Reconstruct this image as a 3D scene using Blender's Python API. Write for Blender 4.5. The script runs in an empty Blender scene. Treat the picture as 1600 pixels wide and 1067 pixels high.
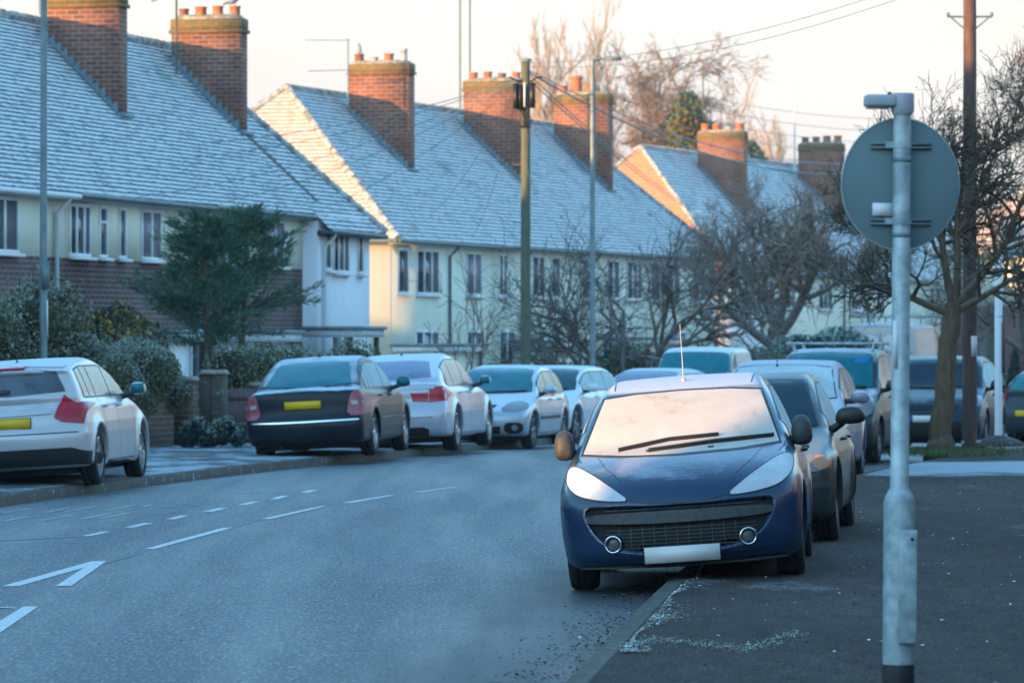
import bpy, bmesh, math, random
random.seed(7)
import numpy as np
from mathutils import Vector, Matrix
from mathutils.bvhtree import BVHTree
R = math.radians
sc = bpy.context.scene
COL = sc.collection
# ---------------------------------------------------------------- camera, sky, sun, exposure
CAMZ = 1.79
cam = bpy.data.cameras.new('camera'); co = bpy.data.objects.new('camera', cam); COL.objects.link(co)
co.location = (0, 0, CAMZ); co.rotation_euler = (R(90 - 0.055), 0, 0)
cam.sensor_width = 36; cam.lens = 153; cam.clip_start = 0.5; cam.clip_end = 3000
cam.dof.use_dof = True; cam.dof.focus_distance = 31.5; cam.dof.aperture_fstop = 6.0
sc.camera = co
SUN_AZ, SUN_EL = 48.0, 5.5
w = bpy.data.worlds.new('World'); sc.world = w; w.use_nodes = True
nt = w.node_tree; nt.nodes.clear()
out = nt.nodes.new('ShaderNodeOutputWorld'); bg = nt.nodes.new('ShaderNodeBackground')
sky = nt.nodes.new('ShaderNodeTexSky'); sky.sky_type = 'NISHITA'; sky.sun_disc = False
sky.sun_elevation = R(SUN_EL); sky.sun_rotation = R(180 + SUN_AZ); sky.air_density = 1.0; sky.dust_density = 0.6; sky.ozone_density = 2.2
tc = nt.nodes.new('ShaderNodeTexCoord'); sx = nt.nodes.new('ShaderNodeSeparateXYZ')
mr = nt.nodes.new('ShaderNodeMapRange'); mr.interpolation_type = 'SMOOTHSTEP'
mr.inputs[1].default_value = 0.05; mr.inputs[2].default_value = 0.36; mr.inputs[3].default_value = 1.0; mr.inputs[4].default_value = 0.0
nz = nt.nodes.new('ShaderNodeTexNoise'); nz.inputs['Scale'].default_value = 3.0; nz.inputs['Detail'].default_value = 5
mp = nt.nodes.new('ShaderNodeMapping'); mp.inputs['Scale'].default_value = (1, 1, 7)
cr = nt.nodes.new('ShaderNodeValToRGB'); cr.color_ramp.elements[0].color = (1.48, 1.41, 1.39, 1); cr.color_ramp.elements[1].color = (1.82, 1.77, 1.68, 1)
cr.color_ramp.elements[0].position = 0.35; cr.color_ramp.elements[1].position = 0.65
mx = nt.nodes.new('ShaderNodeMix'); mx.data_type = 'RGBA'
SKY_TINT = nt.nodes.new('ShaderNodeMix'); SKY_TINT.data_type = 'RGBA'; SKY_TINT.blend_type = 'MULTIPLY'; SKY_TINT.inputs[0].default_value = 1
SKY_TINT.inputs[7].default_value = (1.50, 1.96, 1.98, 1)
L = nt.links.new
L(tc.outputs['Generated'], sx.inputs[0]); L(sx.outputs[2], mr.inputs[0]); L(tc.outputs['Generated'], mp.inputs[0]); L(mp.outputs[0], nz.inputs[0])
L(nz.outputs[0], cr.inputs[0]); L(sky.outputs[0], SKY_TINT.inputs[6]); L(SKY_TINT.outputs[2], mx.inputs[6]); L(cr.outputs[0], mx.inputs[7]); L(mr.outputs[0], mx.inputs[0])
L(mx.outputs[2], bg.inputs[0]); bg.inputs[1].default_value = 0.10; L(bg.outputs[0], out.inputs[0])
sl = bpy.data.lights.new('sun', 'SUN'); so = bpy.data.objects.new('sun', sl); COL.objects.link(so)
sl.energy = 2.1; sl.angle = R(0.5); sl.color = (1.0, 0.54, 0.20)
sd = Vector((-math.sin(R(SUN_AZ)) * math.cos(R(SUN_EL)), -math.cos(R(SUN_AZ)) * math.cos(R(SUN_EL)), math.sin(R(SUN_EL))))
so.rotation_euler = (-sd).to_track_quat('-Z', 'Y').to_euler(); so.location = sd * 50
sc.view_settings.view_transform = 'Standard'; sc.view_settings.look = 'None'; sc.view_settings.exposure = 2.55; sc.view_settings.gamma = 1
sc.cycles.max_bounces = 6

# ---------------------------------------------------------------- object helpers
def tag(o, label=None, cat=None, group=None, kind=None):
    if label: o['label'] = label
    if cat: o['category'] = cat
    if group: o['group'] = group
    if kind: o['kind'] = kind
    return o
def thing(name, label, cat, loc=(0, 0, 0), rz=0.0, group=None, rot=None):
    o = bpy.data.objects.new(name, None); COL.objects.link(o); o.empty_display_size = 0.2
    o.location = loc; o.rotation_euler = rot if rot else (0, 0, rz)
    return tag(o, label, cat, group)
class MB:
    def __init__(s): s.V = []; s.F = []; s.M = []; s.U = []; s.n = 0
    def add(s, V, F, m=0, uv=None):
        V = np.asarray(V, float).reshape(-1, 3); F = np.asarray(F, int)
        if len(F) == 0: return s
        s.V.append(V); s.F.append(F + s.n); s.M.append(np.full(len(F), m)); s.U.append(uv); s.n += len(V); return s
    def box(s, c, d, rz=0, m=0, top=(1, 1)):
        x, y, z = [k / 2 for k in d]
        P = np.array([[-x, -y, -z], [x, -y, -z], [x, y, -z], [-x, y, -z], [-x * top[0], -y * top[1], z], [x * top[0], -y * top[1], z], [x * top[0], y * top[1], z], [-x * top[0], y * top[1], z]])
        if rz: ca, sa = math.cos(rz), math.sin(rz); P = np.c_[P[:, 0] * ca - P[:, 1] * sa, P[:, 0] * sa + P[:, 1] * ca, P[:, 2]]
        return s.add(P + np.array(c), [[0, 3, 2, 1], [4, 5, 6, 7], [0, 1, 5, 4], [1, 2, 6, 5], [2, 3, 7, 6], [3, 0, 4, 7]], m)
    def b2(s, x0, x1, y0, y1, z0, z1, m=0): return s.box(((x0 + x1) / 2, (y0 + y1) / 2, (z0 + z1) / 2), (x1 - x0, y1 - y0, z1 - z0), 0, m)
    def tube(s, P, r, n=8, m=0, caps=True):
        P = np.asarray(P, float); k = len(P); r = np.full(k, r) if np.isscalar(r) else np.asarray(r, float)
        T = np.gradient(P, axis=0); T /= np.linalg.norm(T, axis=1)[:, None] + 1e-12
        a = np.array([0, 0, 1.0]) if abs(T[0][2]) < 0.9 else np.array([1.0, 0, 0])
        X = np.cross(T, a); X /= np.linalg.norm(X, axis=1)[:, None] + 1e-12; Y = np.cross(T, X)
        th = np.arange(n) * 2 * math.pi / n
        V = (P[:, None] + r[:, None, None] * (np.cos(th)[None, :, None] * X[:, None] + np.sin(th)[None, :, None] * Y[:, None])).reshape(-1, 3)
        i = np.arange(k - 1)[:, None] * n; j = np.arange(n)[None]; j2 = (j + 1) % n
        s.add(V, np.stack([i + j, i + n + j, i + n + j2, i + j2], -1).reshape(-1, 4), m)
        if caps and n > 3:
            for e, row in ((0, list(range(n))), (k - 1, list(range((k - 1) * n, k * n))[::-1])):
                q = [row[0]]; 
                F = [[row[0], row[a], row[a + 1], row[a + 1]] for a in range(1, n - 1)]
                s.add(V, F, m)
        return s
    def lathe(s, prof, n=24, c=(0, 0, 0), m=0, axis='z'):
        prof = np.asarray(prof, float); k = len(prof); th = np.arange(n) * 2 * math.pi / n
        r, z = prof[:, 0], prof[:, 1]
        V = np.stack([r[:, None] * np.cos(th), r[:, None] * np.sin(th), np.repeat(z[:, None], n, 1)], -1).reshape(-1, 3)
        if axis == 'x': V = V[:, [2, 0, 1]]
        if axis == 'y': V = V[:, [1, 2, 0]]
        i = np.arange(k - 1)[:, None] * n; j = np.arange(n)[None]; j2 = (j + 1) % n
        return s.add(V + np.array(c), np.stack([i + j, i + j2, i + n + j2, i + n + j], -1).reshape(-1, 4), m)
    def segs(s, S, n=3, m=0):
        """S: (N,8) p0 p1 r0 r1"""
        S = np.asarray(S, float)
        if not len(S): return s
        A, B, ra, rb = S[:, :3], S[:, 3:6], S[:, 6], S[:, 7]
        T = B - A; T /= np.linalg.norm(T, axis=1)[:, None] + 1e-12
        a = np.where((np.abs(T[:, 2]) < 0.9)[:, None], [[0, 0, 1.0]], [[1.0, 0, 0]])
        X = np.cross(T, a); X /= np.linalg.norm(X, axis=1)[:, None] + 1e-12; Y = np.cross(T, X)
        th = np.arange(n) * 2 * math.pi / n
        ring = np.cos(th)[None, :, None] * X[:, None] + np.sin(th)[None, :, None] * Y[:, None]
        V = np.concatenate([A[:, None] + ra[:, None, None] * ring, B[:, None] + rb[:, None, None] * ring], 1).reshape(-1, 3)
        i = np.arange(len(S))[:, None] * 2 * n; j = np.arange(n)[None]; j2 = (j + 1) % n
        return s.add(V, np.stack([i + j, i + n + j, i + n + j2, i + j2], -1).reshape(-1, 4), m)
    def quads(s, C, A, B, m=0):
        """leaf quads: centre, half vectors"""
        V = np.stack([C - A - B * .3, C + A * .2 - B, C + A + B * .3, C - A * .2 + B], 1).reshape(-1, 3)
        i = np.arange(len(C))[:, None] * 4
        return s.add(V, i + np.arange(4)[None], m)
    def mesh(s, name, mats, smooth=False, boxuv=True):
        me = bpy.data.meshes.new(name)
        if s.n == 0: return me
        V = np.concatenate(s.V); Fq = np.concatenate(s.F); M = np.concatenate(s.M)
        tri = (Fq[:, 2] == Fq[:, 3]); 
        cnt = np.where(tri, 3, 4); start = np.concatenate([[0], np.cumsum(cnt)[:-1]])
        keep = np.ones(Fq.shape, bool); keep[tri, 3] = False
        loops = Fq[keep]
        me.vertices.add(len(V)); me.vertices.foreach_set('co', V.ravel())
        me.loops.add(len(loops)); me.loops.foreach_set('vertex_index', loops.astype(np.int32))
        me.polygons.add(len(Fq)); me.polygons.foreach_set('loop_start', start.astype(np.int32)); me.polygons.foreach_set('loop_total', cnt.astype(np.int32))
        me.polygons.foreach_set('material_index', M.astype(np.int32))
        for m in mats: me.materials.append(m)
        if boxuv:
            a, b, c = V[Fq[:, 0]], V[Fq[:, 1]], V[Fq[:, 2]]
            N = np.cross(b - a, c - a); N /= np.linalg.norm(N, axis=1)[:, None] + 1e-12
            T = np.stack([-N[:, 1], N[:, 0], 0 * N[:, 0]], 1); ln = np.linalg.norm(T, axis=1)
            T = np.where((ln < .1)[:, None], [[1, 0, 0]], T / (ln[:, None] + 1e-9)); 
            T = np.where((T[:, :1] + T[:, 1:2] * 1.01) < 0, -T, T)
            S = np.cross(N, T); S = np.where(S[:, 2:3] < -1e-6, -S, S); S = np.where((ln < .1)[:, None], [[0, 1, 0]], S)
            u = np.einsum('fki,fi->fk', V[Fq], T); v = np.einsum('fki,fi->fk', V[Fq], S)
            UV = np.stack([u, v], -1)
            o = 0
            for f, cu in zip(s.F, s.U):
                if cu is not None: UV[o:o + len(f)] = cu
                o += len(f)
            ul = me.uv_layers.new(name='UVMap'); ul.data.foreach_set('uv', UV[keep].ravel().astype(np.float32))
        me.update(calc_edges=True); me.validate()
        if smooth: me.polygons.foreach_set('use_smooth', [True] * len(me.polygons))
        return me
    def build(s, name, mats, parent=None, smooth=False, loc=None, auto=None):
        if not isinstance(mats, (list, tuple)): mats = [mats]
        me = s.mesh(name, mats, smooth)
        if auto is not None:
            me.polygons.foreach_set('use_smooth', [True] * len(me.polygons))
            try: me.set_sharp_from_angle(angle=R(auto))
            except Exception: pass
        o = bpy.data.objects.new(name, me); COL.objects.link(o)
        if parent: o.parent = parent
        if loc is not None: o.location = loc
        return o
def copy_tree(o, parent=None):
    c = o.copy(); COL.objects.link(c)
    c.parent = parent
    for ch in list(o.children): copy_tree(ch, c)
    return c
def zg(x, y):
    """ground falls away gently beyond 58 m"""
    t = min(max((y - 56) / 34.0, 0), 1); return -0.24 * t * t * (3 - 2 * t)

# ---------------------------------------------------------------- materials
def mat(name, base=(.5, .5, .5), rough=.6, metal=0, spec=.5, coat=0):
    m = bpy.data.materials.new(name); m.use_nodes = True; b = m.node_tree.nodes['Principled BSDF']
    b.inputs['Base Color'].default_value = (*base, 1); b.inputs['Roughness'].default_value = rough; b.inputs['Metallic'].default_value = metal
    b.inputs['Specular IOR Level'].default_value = spec; b.inputs['Coat Weight'].default_value = coat; b.inputs['Coat Roughness'].default_value = .06
    return m
class NT:
    def __init__(s, m): s.m = m; s.t = m.node_tree; s.b = s.t.nodes['Principled BSDF']
    def n(s, ty, **k):
        nd = s.t.nodes.new('ShaderNode' + ty)
        for a, b in k.items(): setattr(nd, a, b)
        return nd
    def l(s, a, b): s.t.links.new(a, b)
    def coord(s, kind='Object', scale=(1, 1, 1)):
        c = s.n('TexCoord'); mp = s.n('Mapping'); mp.inputs['Scale'].default_value = scale; s.l(c.outputs[kind], mp.inputs[0]); return mp.outputs[0]
    def noise(s, scale, detail=4, rough=.55, vec=None, out=0):
        nn = s.n('TexNoise'); nn.inputs['Scale'].default_value = scale; nn.inputs['Detail'].default_value = detail; nn.inputs['Roughness'].default_value = rough
        s.l(vec if vec is not None else s.coord(), nn.inputs['Vector']); return nn.outputs[out]
    def ramp(s, fac, stops):
        r = s.n('ValToRGB'); e = r.color_ramp.elements
        while len(e) < len(stops): e.new(.5)
        for k, (p, c) in enumerate(stops): e[k].position = p; e[k].color = (*c, 1) if len(c) == 3 else c
        s.l(fac, r.inputs[0]); return r.outputs[0]
    def rng(s, v, a, b, c=0, d=1, smooth=True):
        r = s.n('MapRange'); r.interpolation_type = 'SMOOTHSTEP' if smooth else 'LINEAR'
        for i, q in enumerate((a, b, c, d)): r.inputs[i + 1].default_value = q
        s.l(v, r.inputs[0]); return r.outputs[0]
    def mix(s, f, a, b, mode='MIX'):
        x = s.n('Mix', data_type='RGBA', blend_type=mode)
        for v, i in ((f, 0), (a, 6), (b, 7)):
            if isinstance(v, (int, float)): x.inputs[i].default_value = v if i == 0 else (v, v, v, 1)
            elif isinstance(v, tuple): x.inputs[i].default_value = (*v, 1)
            else: s.l(v, x.inputs[i])
        return x.outputs[2]
    def math(s, op, a, b=0.0, clamp=False):
        x = s.n('Math', operation=op, use_clamp=clamp)
        for i, v in enumerate((a, b)):
            if isinstance(v, (int, float)): x.inputs[i].default_value = v
            else: s.l(v, x.inputs[i])
        return x.outputs[0]
    def bump(s, h, st=.3, dist=.01):
        b = s.n('Bump'); b.inputs['Strength'].default_value = st; b.inputs['Distance'].default_value = dist; s.l(h, b.inputs['Height']); s.l(b.outputs[0], s.b.inputs['Normal'])
    def color(s, c): s.l(c, s.b.inputs['Base Color'])
    def rough(s, r): s.l(r, s.b.inputs['Roughness'])
    def up(s):
        g = s.n('NewGeometry'); x = s.n('SeparateXYZ'); s.l(g.outputs['Normal'], x.inputs[0]); return x.outputs[2]
    def pos(s, i):
        g = s.n('NewGeometry'); x = s.n('SeparateXYZ'); s.l(g.outputs['Position'], x.inputs[0]); return x.outputs[i]
FROST = (.62, .72, .80)
def noisy(name, a, b, scale=8, rough=.8, bump=.2, detail=5, dist=.01, lo=.35, hi=.65, metal=0):
    m = mat(name, a, rough, metal); t = NT(m); f = t.noise(scale, detail); t.color(t.ramp(f, [(lo, a), (hi, b)]))
    if bump: t.bump(t.noise(scale * 3, 4), bump, dist)
    return m
def paint(name, base, metal=.0, rough=.32, frost=.8, flo=.55, fhi=.95, dirt=.25, fcol=FROST, coat=.5, roofz=9.0):
    """car paint: clear coat, road grime, rime frost lying on the faces turned to the sky"""
    m = mat(name, base, rough, metal, .5 if coat > .3 else .3, coat); t = NT(m)
    big = t.noise(2.3, 5, .6); fine = t.noise(55, 4, .7)
    fr = t.math('MULTIPLY', t.rng(t.math('ADD', t.up(), t.math('MULTIPLY', t.math('SUBTRACT', big, .5), .5)), flo, fhi), frost)
    if roofz < 9:
        oc = t.n('SeparateXYZ'); t.l(t.coord(), oc.inputs[0]); rf = t.math('MULTIPLY', t.rng(oc.outputs[2], roofz, roofz + .03), t.rng(t.up(), .86, .95, 0, .9)); fr = t.math('MAXIMUM', fr, rf)
    fr = t.math('MULTIPLY', fr, t.rng(fine, .25, .6, .72, 1))
    d = t.rng(t.noise(6, 6, .65), .35, .8, 0, dirt * .7)
    low = t.rng(t.pos(2), .75, .1, 0, .5)
    g = t.mix(t.math('ADD', d, t.math('MULTIPLY', low, d), True), base, tuple(.7 * c + .3 * k for c, k in zip(base, (.09, .085, .08))))
    t.color(t.mix(fr, g, fcol)); t.rough(t.math('ADD', t.math('MULTIPLY', fr, .5), rough, True))
    t.l(t.rng(fr, 0, .5, coat, 0), t.b.inputs['Coat Weight'])
    if metal: t.l(t.rng(fr, 0, .6, metal, 0), t.b.inputs['Metallic'])
    t.b.inputs['Coat Roughness'].default_value = .12
    return m
def glass(name, base, rough=.1, frost=.0, fcol=FROST, lo=.3, hi=.7):
    m = mat(name, base, rough, 0, .4, 0); t = NT(m)
    if frost:
        f = t.math('MULTIPLY', t.rng(t.noise(2.2, 6, .65), lo, hi), frost); f = t.math('MULTIPLY', f, t.rng(t.noise(60, 3, .7), .2, .6, .7, 1))
        t.color(t.mix(f, base, fcol)); t.rough(t.math('ADD', t.math('MULTIPLY', f, .55), rough, True))
    else:
        t.color(t.mix(t.rng(t.noise(3, 4), .3, .75, 0, .5), base, tuple(min(1, c * 1.6 + .01) for c in base)))
    return m
def brickmat(name, c1, c2, mortar, k=1.0, moss=0, rough=.85):
    m = mat(name, c1, rough, 0, .3); t = NT(m)
    c = t.coord('UV'); b = t.n('TexBrick'); t.l(c, b.inputs[0])
    b.inputs['Color1'].default_value = (*c1, 1); b.inputs['Color2'].default_value = (*c2, 1); b.inputs['Mortar'].default_value = (*mortar, 1)
    b.inputs['Scale'].default_value = 1; b.inputs['Brick Width'].default_value = .225 * k; b.inputs['Row Height'].default_value = .08 * k; b.inputs['Mortar Size'].default_value = .010 * k
    b.inputs['Mortar Smooth'].default_value = .2; b.inputs['Bias'].default_value = -.1
    col = t.mix(t.rng(t.noise(1.7, 5), .35, .75, 0, .45), b.outputs[0], tuple(v * .45 for v in c1))
    col = t.mix(t.rng(t.noise(14, 4), .45, .8, 0, .4), col, tuple(min(1, v * 1.5) for v in c2))
    if moss: col = t.mix(t.rng(t.noise(5, 6, .7), .4, .62, 0, moss), col, (.09, .11, .035))
    t.color(col); t.bump(b.outputs[1], .5, -.01)
    return m
def rendermat(name, a, dirt=.3):
    m = mat(name, a, .9, 0, .2); t = NT(m)
    n = t.noise(1.2, 6, .6, t.coord('Object', (1, 1, .35))); col = t.mix(t.rng(n, .4, .8, 0, dirt), a, tuple(c * .6 for c in a))
    t.color(col); t.bump(t.noise(60, 3), .25, .006); return m
def tilemat(name, tile, frost=.9, seed=0.0, lit=False):
    """clay/concrete tiles: u in metres, v in courses; rime lies on each tile but not on its lower edge"""
    m = mat(name, tile, .8, 0, .3); t = NT(m)
    c = t.n('TexCoord'); s = t.n('SeparateXYZ'); t.l(c.outputs['UV'], s.inputs[0])
    fv = t.math('FRACT', s.outputs[1]); fl = t.math('FLOOR', s.outputs[1])
    wn = t.n('TexWhiteNoise', noise_dimensions='2D'); cb = t.n('CombineXYZ')
    uu = t.math('ADD', t.math('MULTIPLY', s.outputs[0], 4.6), t.math('MULTIPLY', fl, .5)); t.l(t.math('FLOOR', uu), cb.inputs[0]); t.l(fl, cb.inputs[1]); t.l(cb.outputs[0], wn.inputs['Vector'])
    joint = t.math('ABSOLUTE', t.math('SUBTRACT', t.math('FRACT', uu), .5))
    big = t.noise(.45 + seed * .01, 5, .6); mid = t.noise(5, 4, .6); fine = t.noise(30, 3, .7)
    edge = t.rng(t.math('ADD', fv, t.math('MULTIPLY', t.math('SUBTRACT', mid, .5), .45)), .04, .22)
    f = t.math('MULTIPLY', edge, t.rng(big, .25, .44, .55, 1))
    f = t.math('MULTIPLY', f, t.rng(fine, .25, .6, .55, 1)); f = t.math('MULTIPLY', f, t.rng(wn.outputs[0], 0, .35, .6, 1))
    f = t.math('MULTIPLY', f, t.rng(joint, .5, .44, .45, 1)); f = t.math('MULTIPLY', f, frost)
    g = t.n('NewGeometry')
    base = t.mix(t.math('MULTIPLY', wn.outputs[0], .6), tile, tuple(v * .55 for v in tile))
    t.color(t.mix(f, base, (.78, .86, .91))); t.bump(t.noise(25, 3), .2, .01)
    return m
def bark(name, a, b, scale=14, frost=0):
    m = mat(name, a, .95, 0, .2); t = NT(m); f = t.noise(scale, 6, .65, t.coord('Object', (1, 1, .22)))
    col = t.ramp(f, [(.3, a), (.7, b)])
    if frost: col = t.mix(t.math('MULTIPLY', t.rng(t.up(), .1, .8), frost), col, (.5, .56, .6))
    t.color(col); t.bump(f, .9, .03); return m
# ---------------------------------------------------------------- materials used
M = {}
def asphalt(name, a, b, rough_lo, rough_hi, extra=None, spec=.5):
    m = mat(name, a, rough_lo, 0, spec); t = NT(m)
    big = t.noise(1.2, 5, .6, t.coord('Object', (1, .07, 1))); fine = t.noise(70, 3, .8); mid = t.noise(6, 5, .65, t.coord('Object', (1, .3, 1)))
    col = t.ramp(mid, [(.3, a), (.7, b)])
    col = t.mix(t.rng(fine, .52, .78, 0, .55), col, tuple(min(1, c * 2.4 + .03) for c in b))
    col = t.mix(t.rng(fine, .45, .25, 0, .6), col, tuple(c * .4 for c in a))
    if extra: col = extra(t, col)
    t.color(col); t.rough(t.rng(big, .3, .7, rough_lo, rough_hi)); t.bump(fine, .6, .006)
    return m
def road_x(t, col):
    # frosty bloom in long streaks along the lane, damp darker strip at the gutter
    st = t.noise(1.6, 5, .6, t.coord('Object', (1, .06, 1)))
    gr = t.noise(42, 5, .9, t.coord('Object', (1, .16, 1))); col = t.mix(t.rng(gr, .51, .66, 0, .9), col, (.34, .39, .42)); col = t.mix(t.rng(gr, .48, .36, 0, .9), col, (.010, .014, .018)); col = t.mix(t.rng(st, .3, .75, .05, .22), col, (.135, .165, .185))
    c = t.n('TexCoord'); s = t.n('SeparateXYZ'); t.l(c.outputs['UV'], s.inputs[0]); wob = t.math('MULTIPLY', t.math('SUBTRACT', t.noise(.9, 5), .5), .16)
    wet = t.rng(t.math('ADD', s.outputs[0], wob), .80, .93, 0, .85); return t.mix(wet, col, (.030, .032, .036))
M['road'] = asphalt('road_asphalt', (.050, .060, .068), (.075, .088, .098), .5, .68, road_x)
def pav_r(t, col):
    y = t.pos(1); wob = t.math('MULTIPLY', t.math('SUBTRACT', t.noise(.7, 5), .5), 4.5)
    band = t.math('MULTIPLY', t.rng(t.math('ADD', y, wob), 52.2, 53.6), t.rng(t.math('ADD', y, wob), 59.5, 57.0))
    patch = t.math('MULTIPLY', t.rng(t.noise(.55, 7, .72, t.coord('Object', (1, .35, 1))), .56, .66, 0, .5), t.rng(t.noise(30, 3, .7), .4, .6))
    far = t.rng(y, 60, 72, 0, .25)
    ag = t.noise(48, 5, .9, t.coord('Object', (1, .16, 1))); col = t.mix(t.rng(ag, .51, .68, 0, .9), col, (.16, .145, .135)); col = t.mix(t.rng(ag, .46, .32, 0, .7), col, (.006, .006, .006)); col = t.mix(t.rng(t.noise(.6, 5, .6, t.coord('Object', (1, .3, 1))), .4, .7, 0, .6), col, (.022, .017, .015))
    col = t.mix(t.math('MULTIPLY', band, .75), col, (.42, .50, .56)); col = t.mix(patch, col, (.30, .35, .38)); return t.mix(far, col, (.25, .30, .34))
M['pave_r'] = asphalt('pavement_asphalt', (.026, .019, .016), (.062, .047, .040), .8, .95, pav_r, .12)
def pav_l(t, col):
    n = t.noise(1.3, 6, .7, t.coord('Object', (1, .5, 1)))
    return t.mix(t.math('MULTIPLY', t.rng(n, .42, .6), .8), col, (.36, .44, .50))
M['pave_l'] = asphalt('frosty_pavement', (.05, .052, .055), (.08, .085, .09), .7, .9, pav_l, .3)
def kerb_x(t, col):
    c = t.n('TexCoord'); s = t.n('SeparateXYZ'); t.l(c.outputs['UV'], s.inputs[0]); col = t.mix(t.math('LESS_THAN', t.math('FRACT', t.math('MULTIPLY', s.outputs[0], 1.1)), .018), col, (.008, .008, .008))
    return t.mix(t.rng(t.noise(9, 6, .7), .55, .68, 0, .55), col, (.33, .36, .30))
M['kerb'] = asphalt('kerb_concrete', (.05, .045, .04), (.085, .075, .065), .7, .9, kerb_x, .3)
def kerb_l(t, col):
    c = t.n('TexCoord'); s = t.n('SeparateXYZ'); t.l(c.outputs['UV'], s.inputs[0]); col = t.mix(t.math('LESS_THAN', t.math('FRACT', t.math('MULTIPLY', s.outputs[0], 1.1)), .02), col, (.008, .008, .008))
    return t.mix(t.rng(t.noise(7, 6, .7), .58, .7, 0, .7), col, (.45, .52, .58))
M['kerb_l'] = asphalt('kerb_concrete_frosted', (.055, .045, .036), (.085, .07, .055), .7, .9, kerb_l, .3)
M['ground'] = noisy('frosty_grass', (.05, .075, .04), (.20, .26, .24), 3, .95, .4)
def lines(name, c, op):
    m = mat(name, c, .6, 0, .4); t = NT(m); f = t.rng(t.noise(22, 6, .75), .38, .6, 0, 1)
    t.color(t.mix(t.math('MULTIPLY', f, 1 - op), c, (.10, .13, .16))); return m
M['line'] = lines('road_paint', (.60, .64, .66), .65); M['line_old'] = lines('worn_road_paint', (.42, .40, .40), .2); M['line_faint'] = lines('faded_road_paint', (.20, .22, .24), .0)
M['brick'] = brickmat('chimney_brick', (.25, .09, .055), (.10, .05, .05), (.30, .22, .17), 1.3)
M['brick2'] = brickmat('chimney_brick_far', (.27, .09, .05), (.12, .055, .05), (.32, .23, .17), 1.6)
M['brickmoss'] = brickmat('mossy_brick', (.22, .11, .06), (.14, .09, .05), (.2, .18, .12), 1.2, .75)
M['brickwall'] = brickmat('house_brick', (.105, .048, .046), (.075, .038, .04), (.23, .19, .17), 1.35)
M['gardenbrick'] = brickmat('garden_wall_brick', (.16, .065, .04), (.10, .05, .035), (.20, .17, .15), 1.1, .15)
M['cream'] = rendermat('cream_render', (.70, .68, .56), .35); M['cream2'] = rendermat('pale_green_cream_render', (.66, .68, .58), .35)
M['white_r'] = rendermat('white_render', (.74, .76, .80), .2); M['cream_end'] = rendermat('sunlit_buff_render', (.70, .62, .48), .2); M['pinkish'] = rendermat('sunlit_warm_render', (.60, .50, .42), .15)  # buff and warm end-wall renders hold the low sun in their colour
M['upvc'] = mat('white_window_plastic', (.66, .70, .74), .45); M['fascia'] = noisy('painted_fascia', (.50, .54, .58), (.62, .66, .70), 4, .6, 0)
M['wglass'] = glass('window_glass', (.025, .032, .042), .08); M['curtain'] = glass('curtained_glass', (.16, .15, .19), .15)
M['lead'] = noisy('lead_flashing', (.10, .16, .19), (.20, .28, .33), 6, .6, .2)
M['gutter_b'] = noisy('dark_gutter', (.035, .06, .07), (.09, .13, .15), 5, .5, 0); M['gutter_w'] = mat('white_gutter', (.58, .60, .64), .5)
M['tile'] = tilemat('frosted_tile', (.040, .085, .095), .9, 0); M['tile2'] = tilemat('frosted_tile_far', (.055, .10, .11), .88, 3)
M['tile3'] = tilemat('lightly_frosted_clay_tile', (.26, .15, .10), .50, 5); M['tile4'] = tilemat('sunlit_clay_tile', (.46, .18, .07), .14, 7)  # tile4 holds the sun's orange in its colour, for one lit hip
M['tile_bare'] = noisy('bare_tile', (.06, .05, .045), (.12, .095, .08), 9, .85, .3)
M['hip'] = noisy('hip_tile', (.16, .15, .13), (.50, .52, .52), 5, .85, .4); M['pot'] = noisy('clay_pot', (.30, .10, .05), (.42, .16, .08), 6, .8, .2)
M['pot_d'] = noisy('sooty_pot', (.14, .07, .05), (.22, .10, .07), 6, .8, .2); M['cement'] = noisy('mossy_cement', (.14, .13, .08), (.34, .34, .30), 7, .95, .5)
M['flat_black'] = mat('flat_black_finish', (.01, .01, .01), .9)  # one flat black for pot mouths, grilles, recesses and underbodies
M['galv'] = noisy('galvanised_steel', (.22, .29, .32), (.42, .50, .53), 14, .45, .08, metal=.25); M['galv_d'] = noisy('weathered_steel', (.11, .16, .18), (.17, .23, .25), 4, .5, .1, metal=.2)
M['signback'] = noisy('grey_sign_back', (.115, .18, .195), (.135, .20, .215), 1.5, .55, 0); M['signback'].node_tree.nodes['Principled BSDF'].inputs['Specular IOR Level'].default_value = .3
M['lampgrey'] = mat('grey_lamp_plastic', (.34, .36, .40), .4); M['blackpaint'] = noisy('black_band', (.012, .014, .018), (.04, .04, .045), 9, .5, .1)
M['wood'] = bark('weathered_pole_wood', (.075, .09, .065), (.15, .165, .12), 20); M['brownpole'] = bark('brown_pole_wood', (.075, .05, .05), (.15, .095, .085), 14)
M['black'] = mat('black_plastic', (.012, .013, .015), .5); M['dkplastic'] = noisy('grey_plastic', (.03, .033, .036), (.05, .055, .06), 20, .6, .1)
M['rubber'] = noisy('tyre_rubber', (.006, .006, .006), (.014, .014, .015), 12, .9, .3); M['alloy'] = noisy('alloy_wheel', (.30, .32, .34), (.45, .47, .50), 10, .3, 0, metal=.7)
M['alloy_d'] = noisy('dirty_wheel', (.12, .13, .14), (.20, .21, .23), 10, .4, 0, metal=.4)
M['chrome'] = mat('chrome', (.7, .72, .75), .12, 1); M['white'] = mat('white_plastic', (.7, .7, .72), .5)
M['plate_y'] = mat('yellow_plate', (.80, .47, .005), .45); M['plate_w'] = mat('white_plate', (.62, .64, .62), .4); M['blue'] = mat('blue_band', (.01, .08, .4), .5)
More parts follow.
